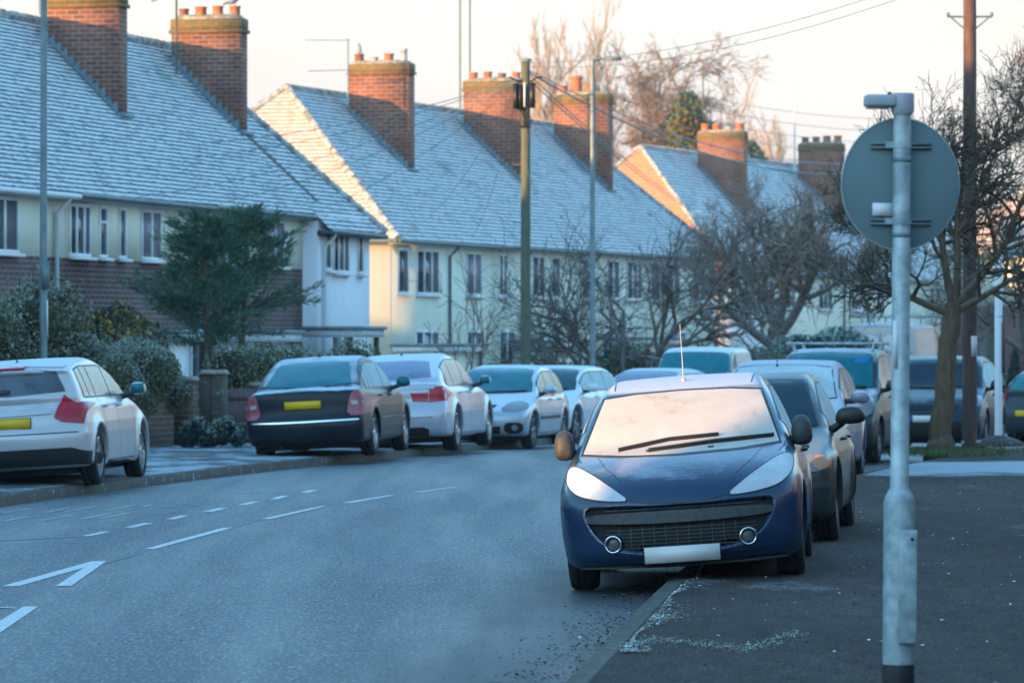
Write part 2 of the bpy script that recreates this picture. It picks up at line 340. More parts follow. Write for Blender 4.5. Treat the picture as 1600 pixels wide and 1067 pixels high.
M['lamp_red'] = glass('red_lamp', (.38, .01, .03), .15); M['lamp_red2'] = glass('frosted_red_lamp', (.30, .03, .05), .3, .35, (.55, .35, .38)); M['lamp_clear'] = glass('clear_lamp', (.16, .18, .20), .2)
M['lamp_pale'] = glass('pale_lamp', (.42, .36, .38), .3); M['lamp_frost'] = glass('frosted_headlamp', (.36, .40, .44), .35, .85, (.60, .65, .70), .25, .7); M['fog'] = glass('fog_lamp_lens', (.07, .08, .085), .25); M['amber'] = glass('amber_lamp', (.45, .20, .12), .3)
M['teal'] = glass('tinted_glass', (.004, .13, .165), .08); M['teal_d'] = glass('dark_tinted_glass', (.01, .06, .08), .06); M['teal_f'] = glass('misted_glass', (.03, .15, .19), .15, .25, (.25, .42, .48), .35, .8)
M['frost_sheen_glass'] = glass('frosted_and_sheen_glass', (.30, .40, .42), .4, .85, (.50, .62, .64), .25, .6); M['greyglass'] = glass('grey_misted_glass', (.045, .06, .08), .2, .45, (.20, .25, .31), .3, .75)  # the pale glass serves frost and painted sky reflection alike
M['blueglass'] = glass('blue_misted_glass', (.14, .19, .28), .25, .5, (.34, .42, .54), .3, .7); M['navyglass'] = glass('navy_glass', (.002, .018, .032), .06); M['navyglass'].node_tree.nodes['Principled BSDF'].inputs['Specular IOR Level'].default_value = .16
def pfrost():
    m = mat('frost_covered_windscreen', (.75, .78, .80), .7, 0, .3); t = NT(m)
    n = t.noise(3.2, 7, .7); e = t.noise(2.0, 3); c = t.ramp(n, [(.25, (.33, .27, .21)), (.42, (.46, .43, .39)), (.75, (.53, .51, .48))])
    sp = t.rng(t.noise(90, 3, .8), .6, .75, 0, .35); t.color(t.mix(sp, c, (.9, .92, .95))); t.bump(t.noise(120, 3), .15, .004)
    wv = t.noise(9, 4, .6); return m
M['pfrost'] = pfrost()
M['p_white'] = paint('silver_white_paint', (.50, .49, .50), .15, .3, .75, .55, .95, .2); M['p_black'] = paint('black_blue_paint', (.006, .013, .020), 0, .35, .85, .80, .98, .15, FROST, .0)
M['p_black'].node_tree.nodes['Principled BSDF'].inputs['Specular IOR Level'].default_value = .3
M['p_silver'] = paint('pale_silver_paint', (.44, .46, .52), .2, .28, .8, .6, .95, .15); M['p_silver2'] = paint('silver_blue_paint', (.36, .42, .49), .3, .3, .75, .6, .98, .15)
M['p_white2'] = paint('white_paint', (.55, .59, .64), 0, .3, .8); M['p_navy'] = paint('navy_paint', (.004, .024, .070), .0, .25, .50, .88, 1.02, .2, (.52, .57, .66), .4, 1.34)
M['p_e46'] = paint('grey_bronze_paint', (.040, .048, .050), .1, .3, .45, .85, .99, .3, (.30, .40, .44), .15); M['p_grey'] = paint('frosted_grey_paint', (.17, .19, .25), .1, .35, .95, .35, .85, .2, (.50, .54, .62))
M['p_dark'] = paint('dark_green_grey_paint', (.02, .032, .042), 0, .35, .8, .8, .99, .2, FROST, .1); M['p_ford'] = paint('dark_blue_paint', (.004, .022, .035), 0, .35, .18, .9, 1.0, .15, FROST, .05); M['p_bluegrey'] = paint('blue_grey_paint', (.20, .28, .38), .1, .3, .85, .4, .9, .1)
M['p_van'] = paint('van_white_paint', (.52, .55, .60), 0, .35, .8, .5, .9, .25); M['p_vanold'] = paint('grubby_van_paint', (.36, .36, .38), 0, .4, .8, .6, .9, .5)
# ---------------------------------------------------------------- car bodies: rounded solids meshed at full size
def chaikin(P, k=2, closed=True):
    P = np.asarray(P, float)
    for _ in range(k):
        Q = np.roll(P, -1, 0) if closed else P[1:]; A = P if closed else P[:-1]
        N = np.stack([A * .75 + Q * .25, A * .25 + Q * .75], 1).reshape(-1, 2)
        P = N if closed else np.vstack([P[:1], N, P[-1:]])
    return P
def polysdf(P, X, Y):
    P = np.asarray(P, float); Q = np.roll(P, -1, 0); d = np.full(X.shape, 1e9); ins = np.zeros(X.shape, bool)
    for (ax, ay), (bx, by) in zip(P, Q):
        ex, ey = bx - ax, by - ay; L2 = ex * ex + ey * ey + 1e-12
        t = np.clip(((X - ax) * ex + (Y - ay) * ey) / L2, 0, 1)
        d = np.minimum(d, (X - ax - t * ex) ** 2 + (Y - ay - t * ey) ** 2)
        c = (ay > Y) != (by > Y)
        ins ^= c & (X < ex * (Y - ay) / (ey if abs(ey) > 1e-12 else 1e-12) + ax)
    return np.where(ins, -1, 1) * np.sqrt(d)
class Table:
    def __init__(s, P, x0, x1, y0, y1, h=.01):
        s.x0, s.y0, s.h = x0, y0, h; nx = int((x1 - x0) / h) + 2; ny = int((y1 - y0) / h) + 2
        X, Y = np.meshgrid(x0 + np.arange(nx) * h, y0 + np.arange(ny) * h, indexing='ij'); s.T = polysdf(P, X, Y)
    def __call__(s, x, y):
        nx, ny = s.T.shape; fx = np.clip((x - s.x0) / s.h, 0, nx - 1.001); fy = np.clip((y - s.y0) / s.h, 0, ny - 1.001)
        i = fx.astype(int); j = fy.astype(int); fx = fx - i; fy = fy - j; T = s.T
        return (T[i, j] * (1 - fx) + T[i + 1, j] * fx) * (1 - fy) + (T[i, j + 1] * (1 - fx) + T[i + 1, j + 1] * fx) * fy
def smax(a, b, k): h = np.maximum(k - np.abs(a - b), 0) / k; return np.maximum(a, b) + h * h * k * .25
def smin(a, b, k): return -smax(-a, -b, k)
def surfnets(S, o, h):
    ins = S < 0; nx, ny, nz = S.shape
    c = np.zeros((nx - 1, ny - 1, nz - 1), int)
    for i in (0, 1):
        for j in (0, 1):
            for k in (0, 1): c += ins[i:nx - 1 + i, j:ny - 1 + j, k:nz - 1 + k]
    mk = (c > 0) & (c < 8); idx = np.full(mk.shape, -1); idx[mk] = np.arange(mk.sum()); I, J, K = np.nonzero(mk)
    acc = np.zeros((len(I), 3)); cnt = np.zeros(len(I))
    for ax in range(3):
        for a in (0, 1):
            for b in (0, 1):
                o0 = [0, 0, 0]; oth = [q for q in range(3) if q != ax]; o0[oth[0]] = a; o0[oth[1]] = b; o1 = list(o0); o1[ax] = 1
                s0 = S[I + o0[0], J + o0[1], K + o0[2]]; s1 = S[I + o1[0], J + o1[1], K + o1[2]]; x = (s0 < 0) != (s1 < 0)
                t = np.where(x, s0 / np.where(x, s0 - s1, 1), 0); p = np.tile(np.array(o0, float), (len(I), 1)); p[:, ax] += t
                acc += p * x[:, None]; cnt += x
    V = (np.stack([I, J, K], 1) + acc / cnt[:, None]) * h + np.array(o)
    F = []
    for ax in range(3):
        sl0 = [slice(None)] * 3; sl1 = [slice(None)] * 3; sl0[ax] = slice(0, -1); sl1[ax] = slice(1, None)
        a, b = ins[tuple(sl0)], ins[tuple(sl1)]; x = a != b; u, v = [q for q in range(3) if q != ax]
        P = np.stack(np.nonzero(x), 1); ok = (P[:, u] > 0) & (P[:, v] > 0) & (P[:, u] < S.shape[u] - 1) & (P[:, v] < S.shape[v] - 1); P = P[ok]
        fl = a[P[:, 0], P[:, 1], P[:, 2]]
        def g(du, dv): Q = P.copy(); Q[:, u] -= du; Q[:, v] -= dv; return idx[Q[:, 0], Q[:, 1], Q[:, 2]]
        q = np.stack([g(1, 1), g(0, 1), g(0, 0), g(1, 0)], 1)
        if ax == 1: q = q[:, ::-1]
        q[~fl] = q[~fl][:, ::-1]; F.append(q)
    return V, np.concatenate(F)
class Body:
    """x lateral, u from the front bumper backwards, z up"""
    def __init__(s, sp, h):
        s.sp = sp; Lc, W, H = sp['L'], sp['W'], sp['H']
        s.low = chaikin(sp['low'], 2); s.cab = chaikin(sp['cab'], 2)
        s.Tl = Table(s.low, -.6, Lc + .6, -.1, H + .4); s.Tc = Table(s.cab, -.6, Lc + .6, -.1, H + .4)
        xs = np.arange(-W / 2 - .12, W / 2 + .12 + h, h); us = np.arange(-.12, Lc + .12 + h, h); zs = np.arange(.04, H + .14 + h, h)
        half = xs[xs > -h * .6]; 
        X, U, Z = np.meshgrid(xs, us, zs, indexing='ij')
        S = s.f(X.ravel(), U.ravel(), Z.ravel()).reshape(X.shape)
        V, F = surfnets(S, (xs[0], us[0], zs[0]), h)
        for _ in range(2):
            g = s.grad(V); d = s.fp(V); gn = (g ** 2).sum(1) + 1e-6
            V = V - np.clip(d / gn, -h * .6, h * .6)[:, None] * g
        s.V, s.F = V, F; s.N = s.norm(V)
        s.bvh = BVHTree.FromPolygons(V.tolist(), F.tolist())
    def fp(s, P): return s.f(P[:, 0], P[:, 1], P[:, 2])
    def grad(s, P, e=.006):
        return np.stack([(s.fp(P + d) - s.fp(P - d)) / (2 * e) for d in np.eye(3) * e], 1)
    def norm(s, P): g = s.grad(P); return g / (np.linalg.norm(g, axis=1)[:, None] + 1e-9)
    def wc(s, z):
        sp = s.sp; zb, zr = sp['zb'], sp['H']; t = np.clip((z - zb) / (zr - zb), 0, 1.1)
        return sp['W'] / 2 * (sp.get('wb', .9) - sp.get('tum', .21) * t ** 1.25)
    def f(s, x, u, z):
        sp = s.sp; Lc, W = sp['L'], sp['W']; ax = np.abs(x); q = np.minimum(ax / (W / 2), 1.15)
        bf = np.clip(1 - u / 1.4, 0, 1); br = np.clip(1 - (Lc - u) / 1.3, 0, 1)
        u1 = u - sp.get('cf', .3) * q ** 2.4 * bf + sp.get('cr', .22) * q ** 2.6 * br
        dl = s.Tl(u1, z + .03 * q ** 2 * np.clip((z - .6) / .3, 0, 1))
        plan = np.interp(u, [0, .4, 1.0, Lc * .5, Lc - 1.0, Lc - .3, Lc], [.93, .965, .99, 1, .99, .965, .94])
        sec = np.interp(z, [.1, .22, .4, .6, .72, .9, 1.05, 1.3], [.93, .965, .99, 1, .995, .965, .92, .86])
        hw = W / 2 * plan * sec
        for uc in sp['axles']:
            rho = np.sqrt((u - uc) ** 2 + (z - sp['R']) ** 2); hw = hw + sp.get('flare', .016) * np.exp(-((rho - sp['R'] - .07) / .065) ** 2)
        low = smax(dl, ax - hw, sp.get('k1', .1))
        uc = u - sp.get('cfc', .24) * q ** 2 * np.clip(1 - u / (Lc * .55), 0, 1) * 1.4 + sp.get('crc', .16) * q ** 2 * np.clip(1 - (Lc - u) / (Lc * .45), 0, 1) * 1.4
        wcx = s.wc(z) * np.interp(u, [0, Lc * .45, Lc], [.99, 1.0, sp.get('ctaper', .95)])
        cab = smax(s.Tc(uc, z + .035 * q ** 2), ax - wcx, sp.get('k2', .09))
        b = smin(low, cab, .05)
        b = smax(b, .13 + .0 * z - z, .02)
        for uc in sp['axles']:
            rho = np.sqrt((u - uc) ** 2 + (z - sp['R']) ** 2) - (sp['R'] + .045)
            b = smax(b, -np.maximum(rho, (W / 2 - .27) - ax), .018)
        for T, dep, end in s.holes():
            side = u if end == 'f' else Lc - u
            b = smax(b, -np.maximum(np.maximum(T(x, z), -(b + dep)), side - 1.0), .022)
        return b
    def holes(s):
        if getattr(s, 'nohole', False): return []
        if not hasattr(s, '_h'):
            s._h = [(Table(P, -s.sp['W'] / 2 - .2, s.sp['W'] / 2 + .2, 0, s.sp['H'] + .3), dep, end) for P, dep, end in s.sp.get('holes', [])]
        return s._h
    def project(s, view, P2, skin=False):
        n = len(P2); O = np.zeros((n, 3)); D = {'f': (0, 1, 0), 'r': (0, -1, 0), 'L': (1, 0, 0), 'R': (-1, 0, 0), 't': (0, 0, -1)}[view]
        a, b = P2[:, 0], P2[:, 1]
        if view == 'f': O = np.stack([a, a * 0 - 1, b], 1)
        if view == 'r': O = np.stack([a, a * 0 + s.sp['L'] + 1, b], 1)
        if view == 'L': O = np.stack([a * 0 - 2, a, b], 1)
        if view == 'R': O = np.stack([a * 0 + 2, a, b], 1)
        if view == 't': O = np.stack([a, b, a * 0 + 3], 1)
        Dv = Vector(D); out = np.full((n, 3), np.nan)
        for i in range(n):
            h = s.bvh.ray_cast(Vector(O[i]), Dv)
            if h[0] is not None: out[i] = h[0]
        bad = np.isnan(out[:, 0])
        if bad.any() and (~bad).any():
            gi = np.nonzero(~bad)[0]
            for i in np.nonzero(bad)[0]:
                j = gi[np.argmin(((P2[gi] - P2[i]) ** 2).sum(1))]; out[i] = out[j]
        s.nohole = skin
        for _ in range(6 if skin else 2):
            g = s.grad(out); d = s.fp(out); out = out - np.clip(d / ((g ** 2).sum(1) + 1e-6), -.02, .02)[:, None] * g
        N = s.norm(out); s.nohole = False
        return out, N
    def patch(s, mb, nl, view, poly, off=.004, rnd=0, res=.05, m=0, back=.014, skin=False):
        P = np.asarray(poly, float)
        if rnd: P = chaikin(P, rnd)
        x0, x1 = P[:, 0].min(), P[:, 0].max(); zr = P[:, 1].max() - P[:, 1].min()
        xs = np.unique(np.round(np.concatenate([P[:, 0], np.linspace(x0, x1, max(3, int((x1 - x0) / res) + 1))]), 4)); xs[0], xs[-1] = x0, x1
        Q = np.roll(P, -1, 0); lo, hi = [], []
        for x in xs:
            zz = []
            for (ax, ay), (bx, by) in zip(P, Q):
                if min(ax, bx) - 1e-6 <= x <= max(ax, bx) + 1e-6:
                    if abs(bx - ax) < 1e-6: zz += [ay, by]
                    else: zz.append(ay + (by - ay) * (x - ax) / (bx - ax))
            lo.append(min(zz)); hi.append(max(zz))
        nv = max(2, int(zr / res) + 1); t = np.linspace(0, 1, nv + 1); lo, hi = np.array(lo), np.array(hi)
        G = np.stack([np.repeat(xs[:, None], nv + 1, 1), lo[:, None] + (hi - lo)[:, None] * t], -1); nu = len(xs)
        S, N = s.project(view, G.reshape(-1, 2), skin); T = S + N * off
        i = np.arange(nu - 1)[:, None] * (nv + 1); j = np.arange(nv)[None]
        F = np.stack([i + j, i + nv + 1 + j, i + nv + 2 + j, i + j + 1], -1).reshape(-1, 4)
        F = s.wind(T, F, N); mb.add(s.loc(T), F, m); nl.append(s.locn(N))
        ring = [k for k in range(nv + 1)] + [k * (nv + 1) + nv for k in range(1, nu)] + [(nu - 1) * (nv + 1) + k for k in range(nv - 1, -1, -1)] + [k * (nv + 1) for k in range(nu - 2, 0, -1)]
        A = T[ring]; B = S[ring] - N[ring] * back; k = len(ring); ii = np.arange(k); jj = (ii + 1) % k
        side = np.cross(np.roll(A, -1, 0) - np.roll(A, 1, 0), N[ring]); side /= np.linalg.norm(side, axis=1)[:, None] + 1e-9; c0 = T.mean(0)
        if ((A - c0) * side).sum() < 0: side = -side
        Vv = np.concatenate([A, B]); Nn = np.concatenate([side, side]); mb.add(s.loc(Vv), s.wind(Vv, np.stack([ii, jj, jj + k, ii + k], 1), Nn), m); nl.append(s.locn(Nn))
    def seam(s, mb, nl, view, line, w=.008, off=.0015, m=0, step=.04):
        P = np.asarray(line, float); out = [P[0]]
        for a, b in zip(P[:-1], P[1:]):
            k = max(1, int(np.linalg.norm(b - a) / step)); out += [a + (b - a) * t / k for t in range(1, k + 1)]
        P = np.array(out); T = np.gradient(P, axis=0); T /= np.linalg.norm(T, axis=1)[:, None] + 1e-9; Nn = np.stack([-T[:, 1], T[:, 0]], 1) * w / 2
        A, na = s.project(view, P - Nn); B, nb = s.project(view, P + Nn); k = len(P); i = np.arange(k - 1)
        Vv = np.concatenate([A + na * off, B + nb * off]); mb.add(s.loc(Vv), s.wind(Vv, np.stack([i, i + 1, i + 1 + k, i + k], 1), np.concatenate([na, nb])), m); nl.append(s.locn(np.concatenate([na, nb])))
    def wind(s, V, F, N):
        g = np.cross(V[F[:, 1]] - V[F[:, 0]] + V[F[:, 2]] - V[F[:, 3]], V[F[:, 3]] - V[F[:, 0]] + V[F[:, 2]] - V[F[:, 1]]); bad = (g * N[F[:, 0]]).sum(1) < 0
        F = F.copy(); F[bad] = F[bad][:, ::-1]; return F
    def loc(s, P): return P - np.array([0, s.sp['axles'][0], 0])
    def locn(s, N): return N
def build_n(mb, nl, name, mats, parent):
    if mb.n == 0: return None
    o = mb.build(name, mats, parent, smooth=True)
    N = np.concatenate(nl)
    if len(N) == len(o.data.vertices): o.data.normals_split_custom_set_from_vertices(N.tolist())
    return o
_wheel = {}
def wheel_mesh(Rr, style, rimmat):
    key = (Rr, style, rimmat)
    if key in _wheel: return _wheel[key]
    w = .2 if Rr < .33 else .225; rr = Rr * (.68 if Rr < .33 else .71)
    t = MB(); t.lathe([(rr, -w / 2 + .02), (rr + .02, -w / 2), (Rr - .025, -w / 2 + .004), (Rr - .004, -w / 2 + .03), (Rr, -w / 2 + .05), (Rr, -w / 2 + .075), (Rr - .007, -w / 2 + .078), (Rr - .007, -w / 2 + .085), (Rr, -w / 2 + .088), (Rr, w / 2 - .088), (Rr - .007, w / 2 - .085), (Rr - .007, w / 2 - .078), (Rr, w / 2 - .075), (Rr, w / 2 - .05), (Rr - .004, w / 2 - .03), (Rr - .025, w / 2 - .004), (rr + .02, w / 2), (rr, w / 2 - .02)], 40, axis='x')
    tm = t.mesh('tyre', [M['rubber']], True)
    r = MB(); f = w / 2 - .012
    r.lathe([(rr + .004, f), (rr - .014, f + .004), (rr - .022, f - .02), (rr - .035, f - .10)], 40, axis='x')
    r.lathe([(.0, f + .0), (.03, f), (.055, f - .012), (.06, f - .05)], 20, axis='x')
    ns, wd = {'5': (5, .052), '10': (10, .03), '7': (7, .045), 'cap': (9, .06)}[style]
    for k in range(ns):
        a = 2 * math.pi * k / ns; ca, sa = math.cos(a), math.sin(a)
        def pt(rad, off, x): return (x, rad * ca - off * sa, rad * sa + off * ca)
        V = [pt(.03, -wd * .6, f - .012), pt(.03, wd * .6, f - .012), pt(rr - .015, wd * .42, f - .004), pt(rr - .015, -wd * .42, f - .004), pt(.03, -wd * .6, f - .05), pt(.03, wd * .6, f - .05), pt(rr - .015, wd * .5, f - .045), pt(rr - .015, -wd * .5, f - .045)]
        r.add(V, [[0, 1, 2, 3], [0, 3, 7, 4], [1, 5, 6, 2], [4, 7, 6, 5]])
    r.lathe([(.0, f - .085), (rr - .03, f - .085)], 30, axis='x', m=1)
    r.lathe([(.13, f - .075), (.13, f - .07), (.02, f - .07)], 24, axis='x', m=2)
    rm = r.mesh('rim', [M[rimmat], M['flat_black'], M['dkplastic']], False); rm.polygons.foreach_set('use_smooth', [True] * len(rm.polygons)); rm.set_sharp_from_angle(angle=R(40))
    _wheel[key] = (tm, rm); return tm, rm
def mirror_shape(mb, c, d, m=0, lean=0):
    """door mirror housing: an ellipsoid flattened on its glass side"""
    n1, n2 = 16, 12; V = []
    for i in range(n1):
        for j in range(n2 + 1):
            a = 2 * math.pi * i / n1; b = math.pi * j / n2 - math.pi / 2
            cx, cz, cy = math.cos(a) * math.cos(b), math.sin(a) * math.cos(b), math.sin(b)
            e = .72; s = lambda v: math.copysign(abs(v) ** e, v)
            y = s(cy) * (1.0 if cy < 0 else .25); z = s(cz)
            x = s(cx) * (1 - .16 * z)
            V.append((c[0] + x * d[0] / 2 + lean * z, c[1] + y * d[1] / 2, c[2] + z * d[2] / 2))
    F = [[i * (n2 + 1) + j, ((i + 1) % n1) * (n2 + 1) + j, ((i + 1) % n1) * (n2 + 1) + j + 1, i * (n2 + 1) + j + 1] for i in range(n1) for j in range(n2)]
    mb.add(V, F, m)
def sym(P): return [(-x, z) for x, z in P]
def interp_top(P, u):
    z = -1
    for (a, b), (c, d) in zip(P, np.roll(P, -1, 0)):
        if min(a, c) <= u <= max(a, c) and abs(c - a) > 1e-9: z = max(z, b + (d - b) * (u - a) / (c - a))
    return z
def top_u(P, z, front):
    us = [a + (c - a) * (z - b) / (d - b) for (a, b), (c, d) in zip(P, np.roll(P, -1, 0)) if min(b, d) <= z <= max(b, d) and abs(d - b) > 1e-9]
    return min(us) if front else max(us)
def car(name, label, cat, sp, paintm, pos, heading, away=False, roll=0, pitch=0, h=.03, group='cars parked along the street', dz=None):
    """pos = ground point under the centre of the front axle; heading = angle of the rearward axis, clockwise from +Y"""
    B = Body(sp, h); x, y = pos; z = zg(x, y) if dz is None else dz
    rz = -R(heading) + (math.pi if away else 0)
    root = thing(name, label, cat, (x, y, z), group=group)
    root.rotation_mode = 'XYZ'; root.rotation_euler = (R(pitch), R(roll), rz)
    mb = MB(); mb.add(B.loc(B.V), B.F, 0)
    me = build_n(mb, [B.N], 'body', [paintm], root)
    # inner wheel-well and floor block so no light passes through under the sills
    Lc, W, H = sp['L'], sp['W'], sp['H']; ua, ub = sp['axles']; zb = sp['zb']
    pp = sp['parts']; shared = {}
    def part(nm, mname, polys, off=.004, res=.05, rnd=0, parent=root, back=.014, label=None, skin=False):
        mb, nl = MB(), []
        for view, P in polys: B.patch(mb, nl, view, P, off, rnd, res, back=back, skin=skin)
        o = build_n(mb, nl, nm, [M[mname]], parent)
        if label and o: o['label'] = label
        return o
    # windscreen
    gl = sp['glass']; cab = B.cab
    zt = sp['wz'][1]; z0 = sp['wz'][0]; xb = float(B.wc(np.array([z0]))[0]) - sp.get('apil', .085); xt = float(B.wc(np.array([zt]))[0]) - sp.get('apil', .085) * .8
    wsp = [(-xb, z0 + .005), (-xb * .6, z0 - .018), (0, z0 - .026), (xb * .6, z0 - .018), (xb, z0 + .005), (xt, zt - .01), (xt * .6, zt + .012), (0, zt + .02), (-xt * .6, zt + .012), (-xt, zt - .01)]
    if sp.get('wrim', 1): part('windscreen_seal', 'black', [('f', [(a * (1 + .018 / max(abs(a), .2)) , b + (.014 if b > (z0 + zt) / 2 else -.012)) for a, b in wsp])], .002)
    part('windscreen', gl[0], [('f', wsp)], .006)
    # rear window
    if sp.get('rz'):
        r0, r1 = sp['rz']; a = float(B.wc(np.array([r0]))[0]) * sp.get('ctaper', .95) - .12; b = float(B.wc(np.array([r1]))[0]) * sp.get('ctaper', .95) - .13
        rp = [(-a, r0 + .01), (0, r0 - .02), (a, r0 + .01), (b, r1 - .02), (b * .6, r1 + .01), (-b * .6, r1 + .01), (-b, r1 - .02)]
        part('rear_window', gl[2], [('r', rp)], .005)
    # side windows from the roof curve
    for sd, view in ((-1, 'L'), (1, 'R')):
        u0 = top_u(cab, zb + .07, True) + sp.get('swf', .34); u1 = top_u(cab, zb + .07, False) - sp.get('swr', .30)
        brk = [u0] + sp['pillars'] + [u1]
        if sp.get('van'): brk = [u0, sp['pillars'][0]]
        frame_mb, fn = MB(), []
        def topz(u): return min(interp_top(cab, u) - .10, sp['H'] - sp.get('swt', .13))
        full = [(u0 - .04, zb + .012)] + [(u, zb + .012) for u in np.linspace(u0, brk[-1], 8)] + [(brk[-1] + .03, zb + .03)] + [(u, max(topz(u) + .022, zb + .03)) for u in np.linspace(brk[-1], u0, 16)]
        part('window_surround', sp.get('surround', 'black'), [(view, full)], .002, .06)
        for a, b in zip(brk[:-1], brk[1:]):
            a += .022; b -= .022
            if b - a < .08: continue
            us = np.linspace(b, a, 8)
            P = [(u, zb + .03) for u in us[::-1]] + [(u, max(topz(u), zb + .035)) for u in us]
            part('side_window', gl[1], [(view, P)], .006, .06)
        # doors: gaps, handles
        zs = sp.get('zsill', .27)
        if not sp.get('van'):
            ds = [max(u0 - .22, ua + sp['R'] + .1)] + sp['pillars'][:2]
            mbs, nls = MB(), []
            for u in ds[:2]: B.seam(mbs, nls, view, [(u + .02, zb + .01), (u, .7), (u + .01, zs)], .011)
            if len(sp['pillars']) > 1: ue = sp['pillars'][1]; B.seam(mbs, nls, view, [(ue + .02, zb + .01), (ue, .72), (ub - sp['R'] - .09, .52), (ub - sp['R'] - .1, zs)], .011)
            B.seam(mbs, nls, view, [(ds[0], zs), (ub - sp['R'] - .1, zs)], .012)
            build_n(mbs, nls, 'door_gap', [M['black']], root)
            for ue in sp['pillars'][:2]:
                c, nn = B.project(view, np.array([[ue - .13, zb - .09]])); c = B.loc(c)[0]
                hm = MB(); hm.tube([(c[0] - sd * .01, c[1] - .085, c[2]), (c[0] + sd * .028, c[1] - .06, c[2] + .002), (c[0] + sd * .034, c[1], c[2] + .003), (c[0] + sd * .028, c[1] + .06, c[2] + .002), (c[0] - sd * .01, c[1] + .085, c[2])], [.012, .015, .016, .015, .012], 8)
                ho = hm.build('door_handle', [paintm if sp.get('handlepaint', 1) else M['black']], root, smooth=True)
        if sp.get('rubstrip'): part('side_moulding', sp['rubstrip'], [(view, [(ds[0] + .05, .50), (ub - sp['R'] - .12, .50), (ub - sp['R'] - .12, .555), (ds[0] + .05, .555)])], .012)
        if sp.get('mouldchrome'): part('side_trim', 'chrome', [(view, [(ds[0] + .05, .535), (ub - sp['R'] - .12, .535), (ub - sp['R'] - .12, .555), (ds[0] + .05, .555)])], .014)
        # mirror
        mw, md, mh = sp.get('mirror', (.20, .20, .15)); um = u0 + sp.get('mu', .06)
        c, nn = B.project(view, np.array([[um, zb + .015]])); c = B.loc(c)[0]
        xm = sd * (W / 2 + sp.get('mx', .10)); zm = zb + sp.get('mz', .085)
        mm = MB(); mirror_shape(mm, (xm, c[1] - .03, zm), (mw, md, mh), 0); mo = mm.build('door_mirror', [M[sp['mirmat']] if sp.get('mirmat') else paintm], root, smooth=True)
        am = MB(); am.tube([(c[0] - sd * .06, c[1], zb - .01), (c[0] + sd * .03, c[1] - .01, zb + .005), (xm - sd * mw * .25, c[1] - .02, zm - mh * .35)], [.05, .035, .03], 10); am.build('mirror_arm', [M['black']], mo, smooth=True)
        gm = MB(); gm.box((xm, c[1] - .03 + md * .13, zm), (mw * .8, .006, mh * .74)); gm.build('mirror_glass', [M['teal']], mo)
    # wheels
    tm, rm = wheel_mesh(sp['R'], sp.get('rim', '5'), sp.get('rimmat', 'alloy'))
    for uc in (0, ub - ua):
        for sd in (-1, 1):
            e = bpy.data.objects.new('wheel', tm); COL.objects.link(e); e.parent = root
            e.location = (sd * (W / 2 - .125), uc, sp['R'] + (sp.get('wdrop', {}).get((uc > 0, sd), 0))); e.rotation_euler = (random.uniform(0, 6) , 0, 0 if sd > 0 else math.pi)
            r = bpy.data.objects.new('rim', rm); COL.objects.link(r); r.parent = e
    # dark underbody
    ub_m = MB(); ub_m.b2(-W * .36, W * .36, -ua + .35, Lc - ua - .35, .15, .34)
    for uc in (0, ub - ua): ub_m.tube([(-W / 2 + .2, uc, sp['R'] - .03), (W / 2 - .2, uc, sp['R'] - .03)], .035, 8)
    ub_m.tube([(.35, ub - ua + .1, .17), (.36, Lc - ua - .12, .19)], .03, 8)
    ub_m.build('underbody', [M['flat_black']], root)
    # listed parts
    for q in pp:
        nm, mname, views = q[0], q[1], q[2]; kw = q[3] if len(q) > 3 else {}
        part(nm, mname, views, **kw)
    for nm, lines_, wd in sp.get('seams', []):
        for view, ln in lines_:
            mbs, nls = MB(), []; B.seam(mbs, nls, view, ln, wd); build_n(mbs, nls, nm, [M['black']], root)
    if sp.get('aerial'):
        ax, au, ln, rake = sp['aerial']; p, nn = B.project('t', np.array([[ax, au]])); p = B.loc(p)[0]
        a = MB(); a.lathe([(.0, .03), (.012, .028), (.022, 0), (.024, -.01)], 12, p, 0); a.tube([p + (0, 0, .02), p + (0, ln * rake, ln * .45), p + (0, ln * rake * 2.1, ln)], [.006, .004, .003], 6, 0); a.build('aerial', [M['lampgrey' if sp.get('aerial_pale') else 'black']], root, smooth=True)
    if sp.get('plate'):
        for view, (px, pz), mname in sp['plate']:
            P, N = B.project(view, np.array([[px, pz]]), True); p = B.loc(P)[0]; sgn = -1 if view == 'f' else 1
            y = p[1] + sgn * .012; tilt = sp.get('ptilt', 0)
            a = MB(); a.box((px, y, pz), (.535, .012, .125)); bo = a.build('number_plate_holder', [M['black']], root)
            a = MB(); a.box((px, y + sgn * .008, pz), (.52, .006, .111), 0, 0); a.build('number_plate', [M[mname]], bo)
            if mname == 'plate_w' and sp.get('platebolts'):
                a = MB()
                for s2 in (-1, 1): a.lathe([(0, .004), (.008, .003), (.009, 0)], 10, (px + s2 * .235, y + sgn * .012, pz - .005), 0, axis='y')
                a.build('plate_screw', [noisy('rust', (.16, .06, .02), (.06, .03, .02), 60, .9, 0)], bo)
            if sp.get('blueband'):
                a = MB(); a.box((px - .24, y + sgn * .0125, pz), (.04, .003, .109)); a.build('plate_band', [M['blue']], bo)
    sp['_B'] = B
    return root, B
def disc(mb, B, view, c, r, off=.01, m=0):
    th = np.linspace(0, 2 * math.pi, 20, endpoint=False)
    nl = []; B.patch(mb, nl, view, [(c[0] + r * math.cos(t), c[1] + r * math.sin(t)) for t in th], off, 0, r / 3, m)
    return nl
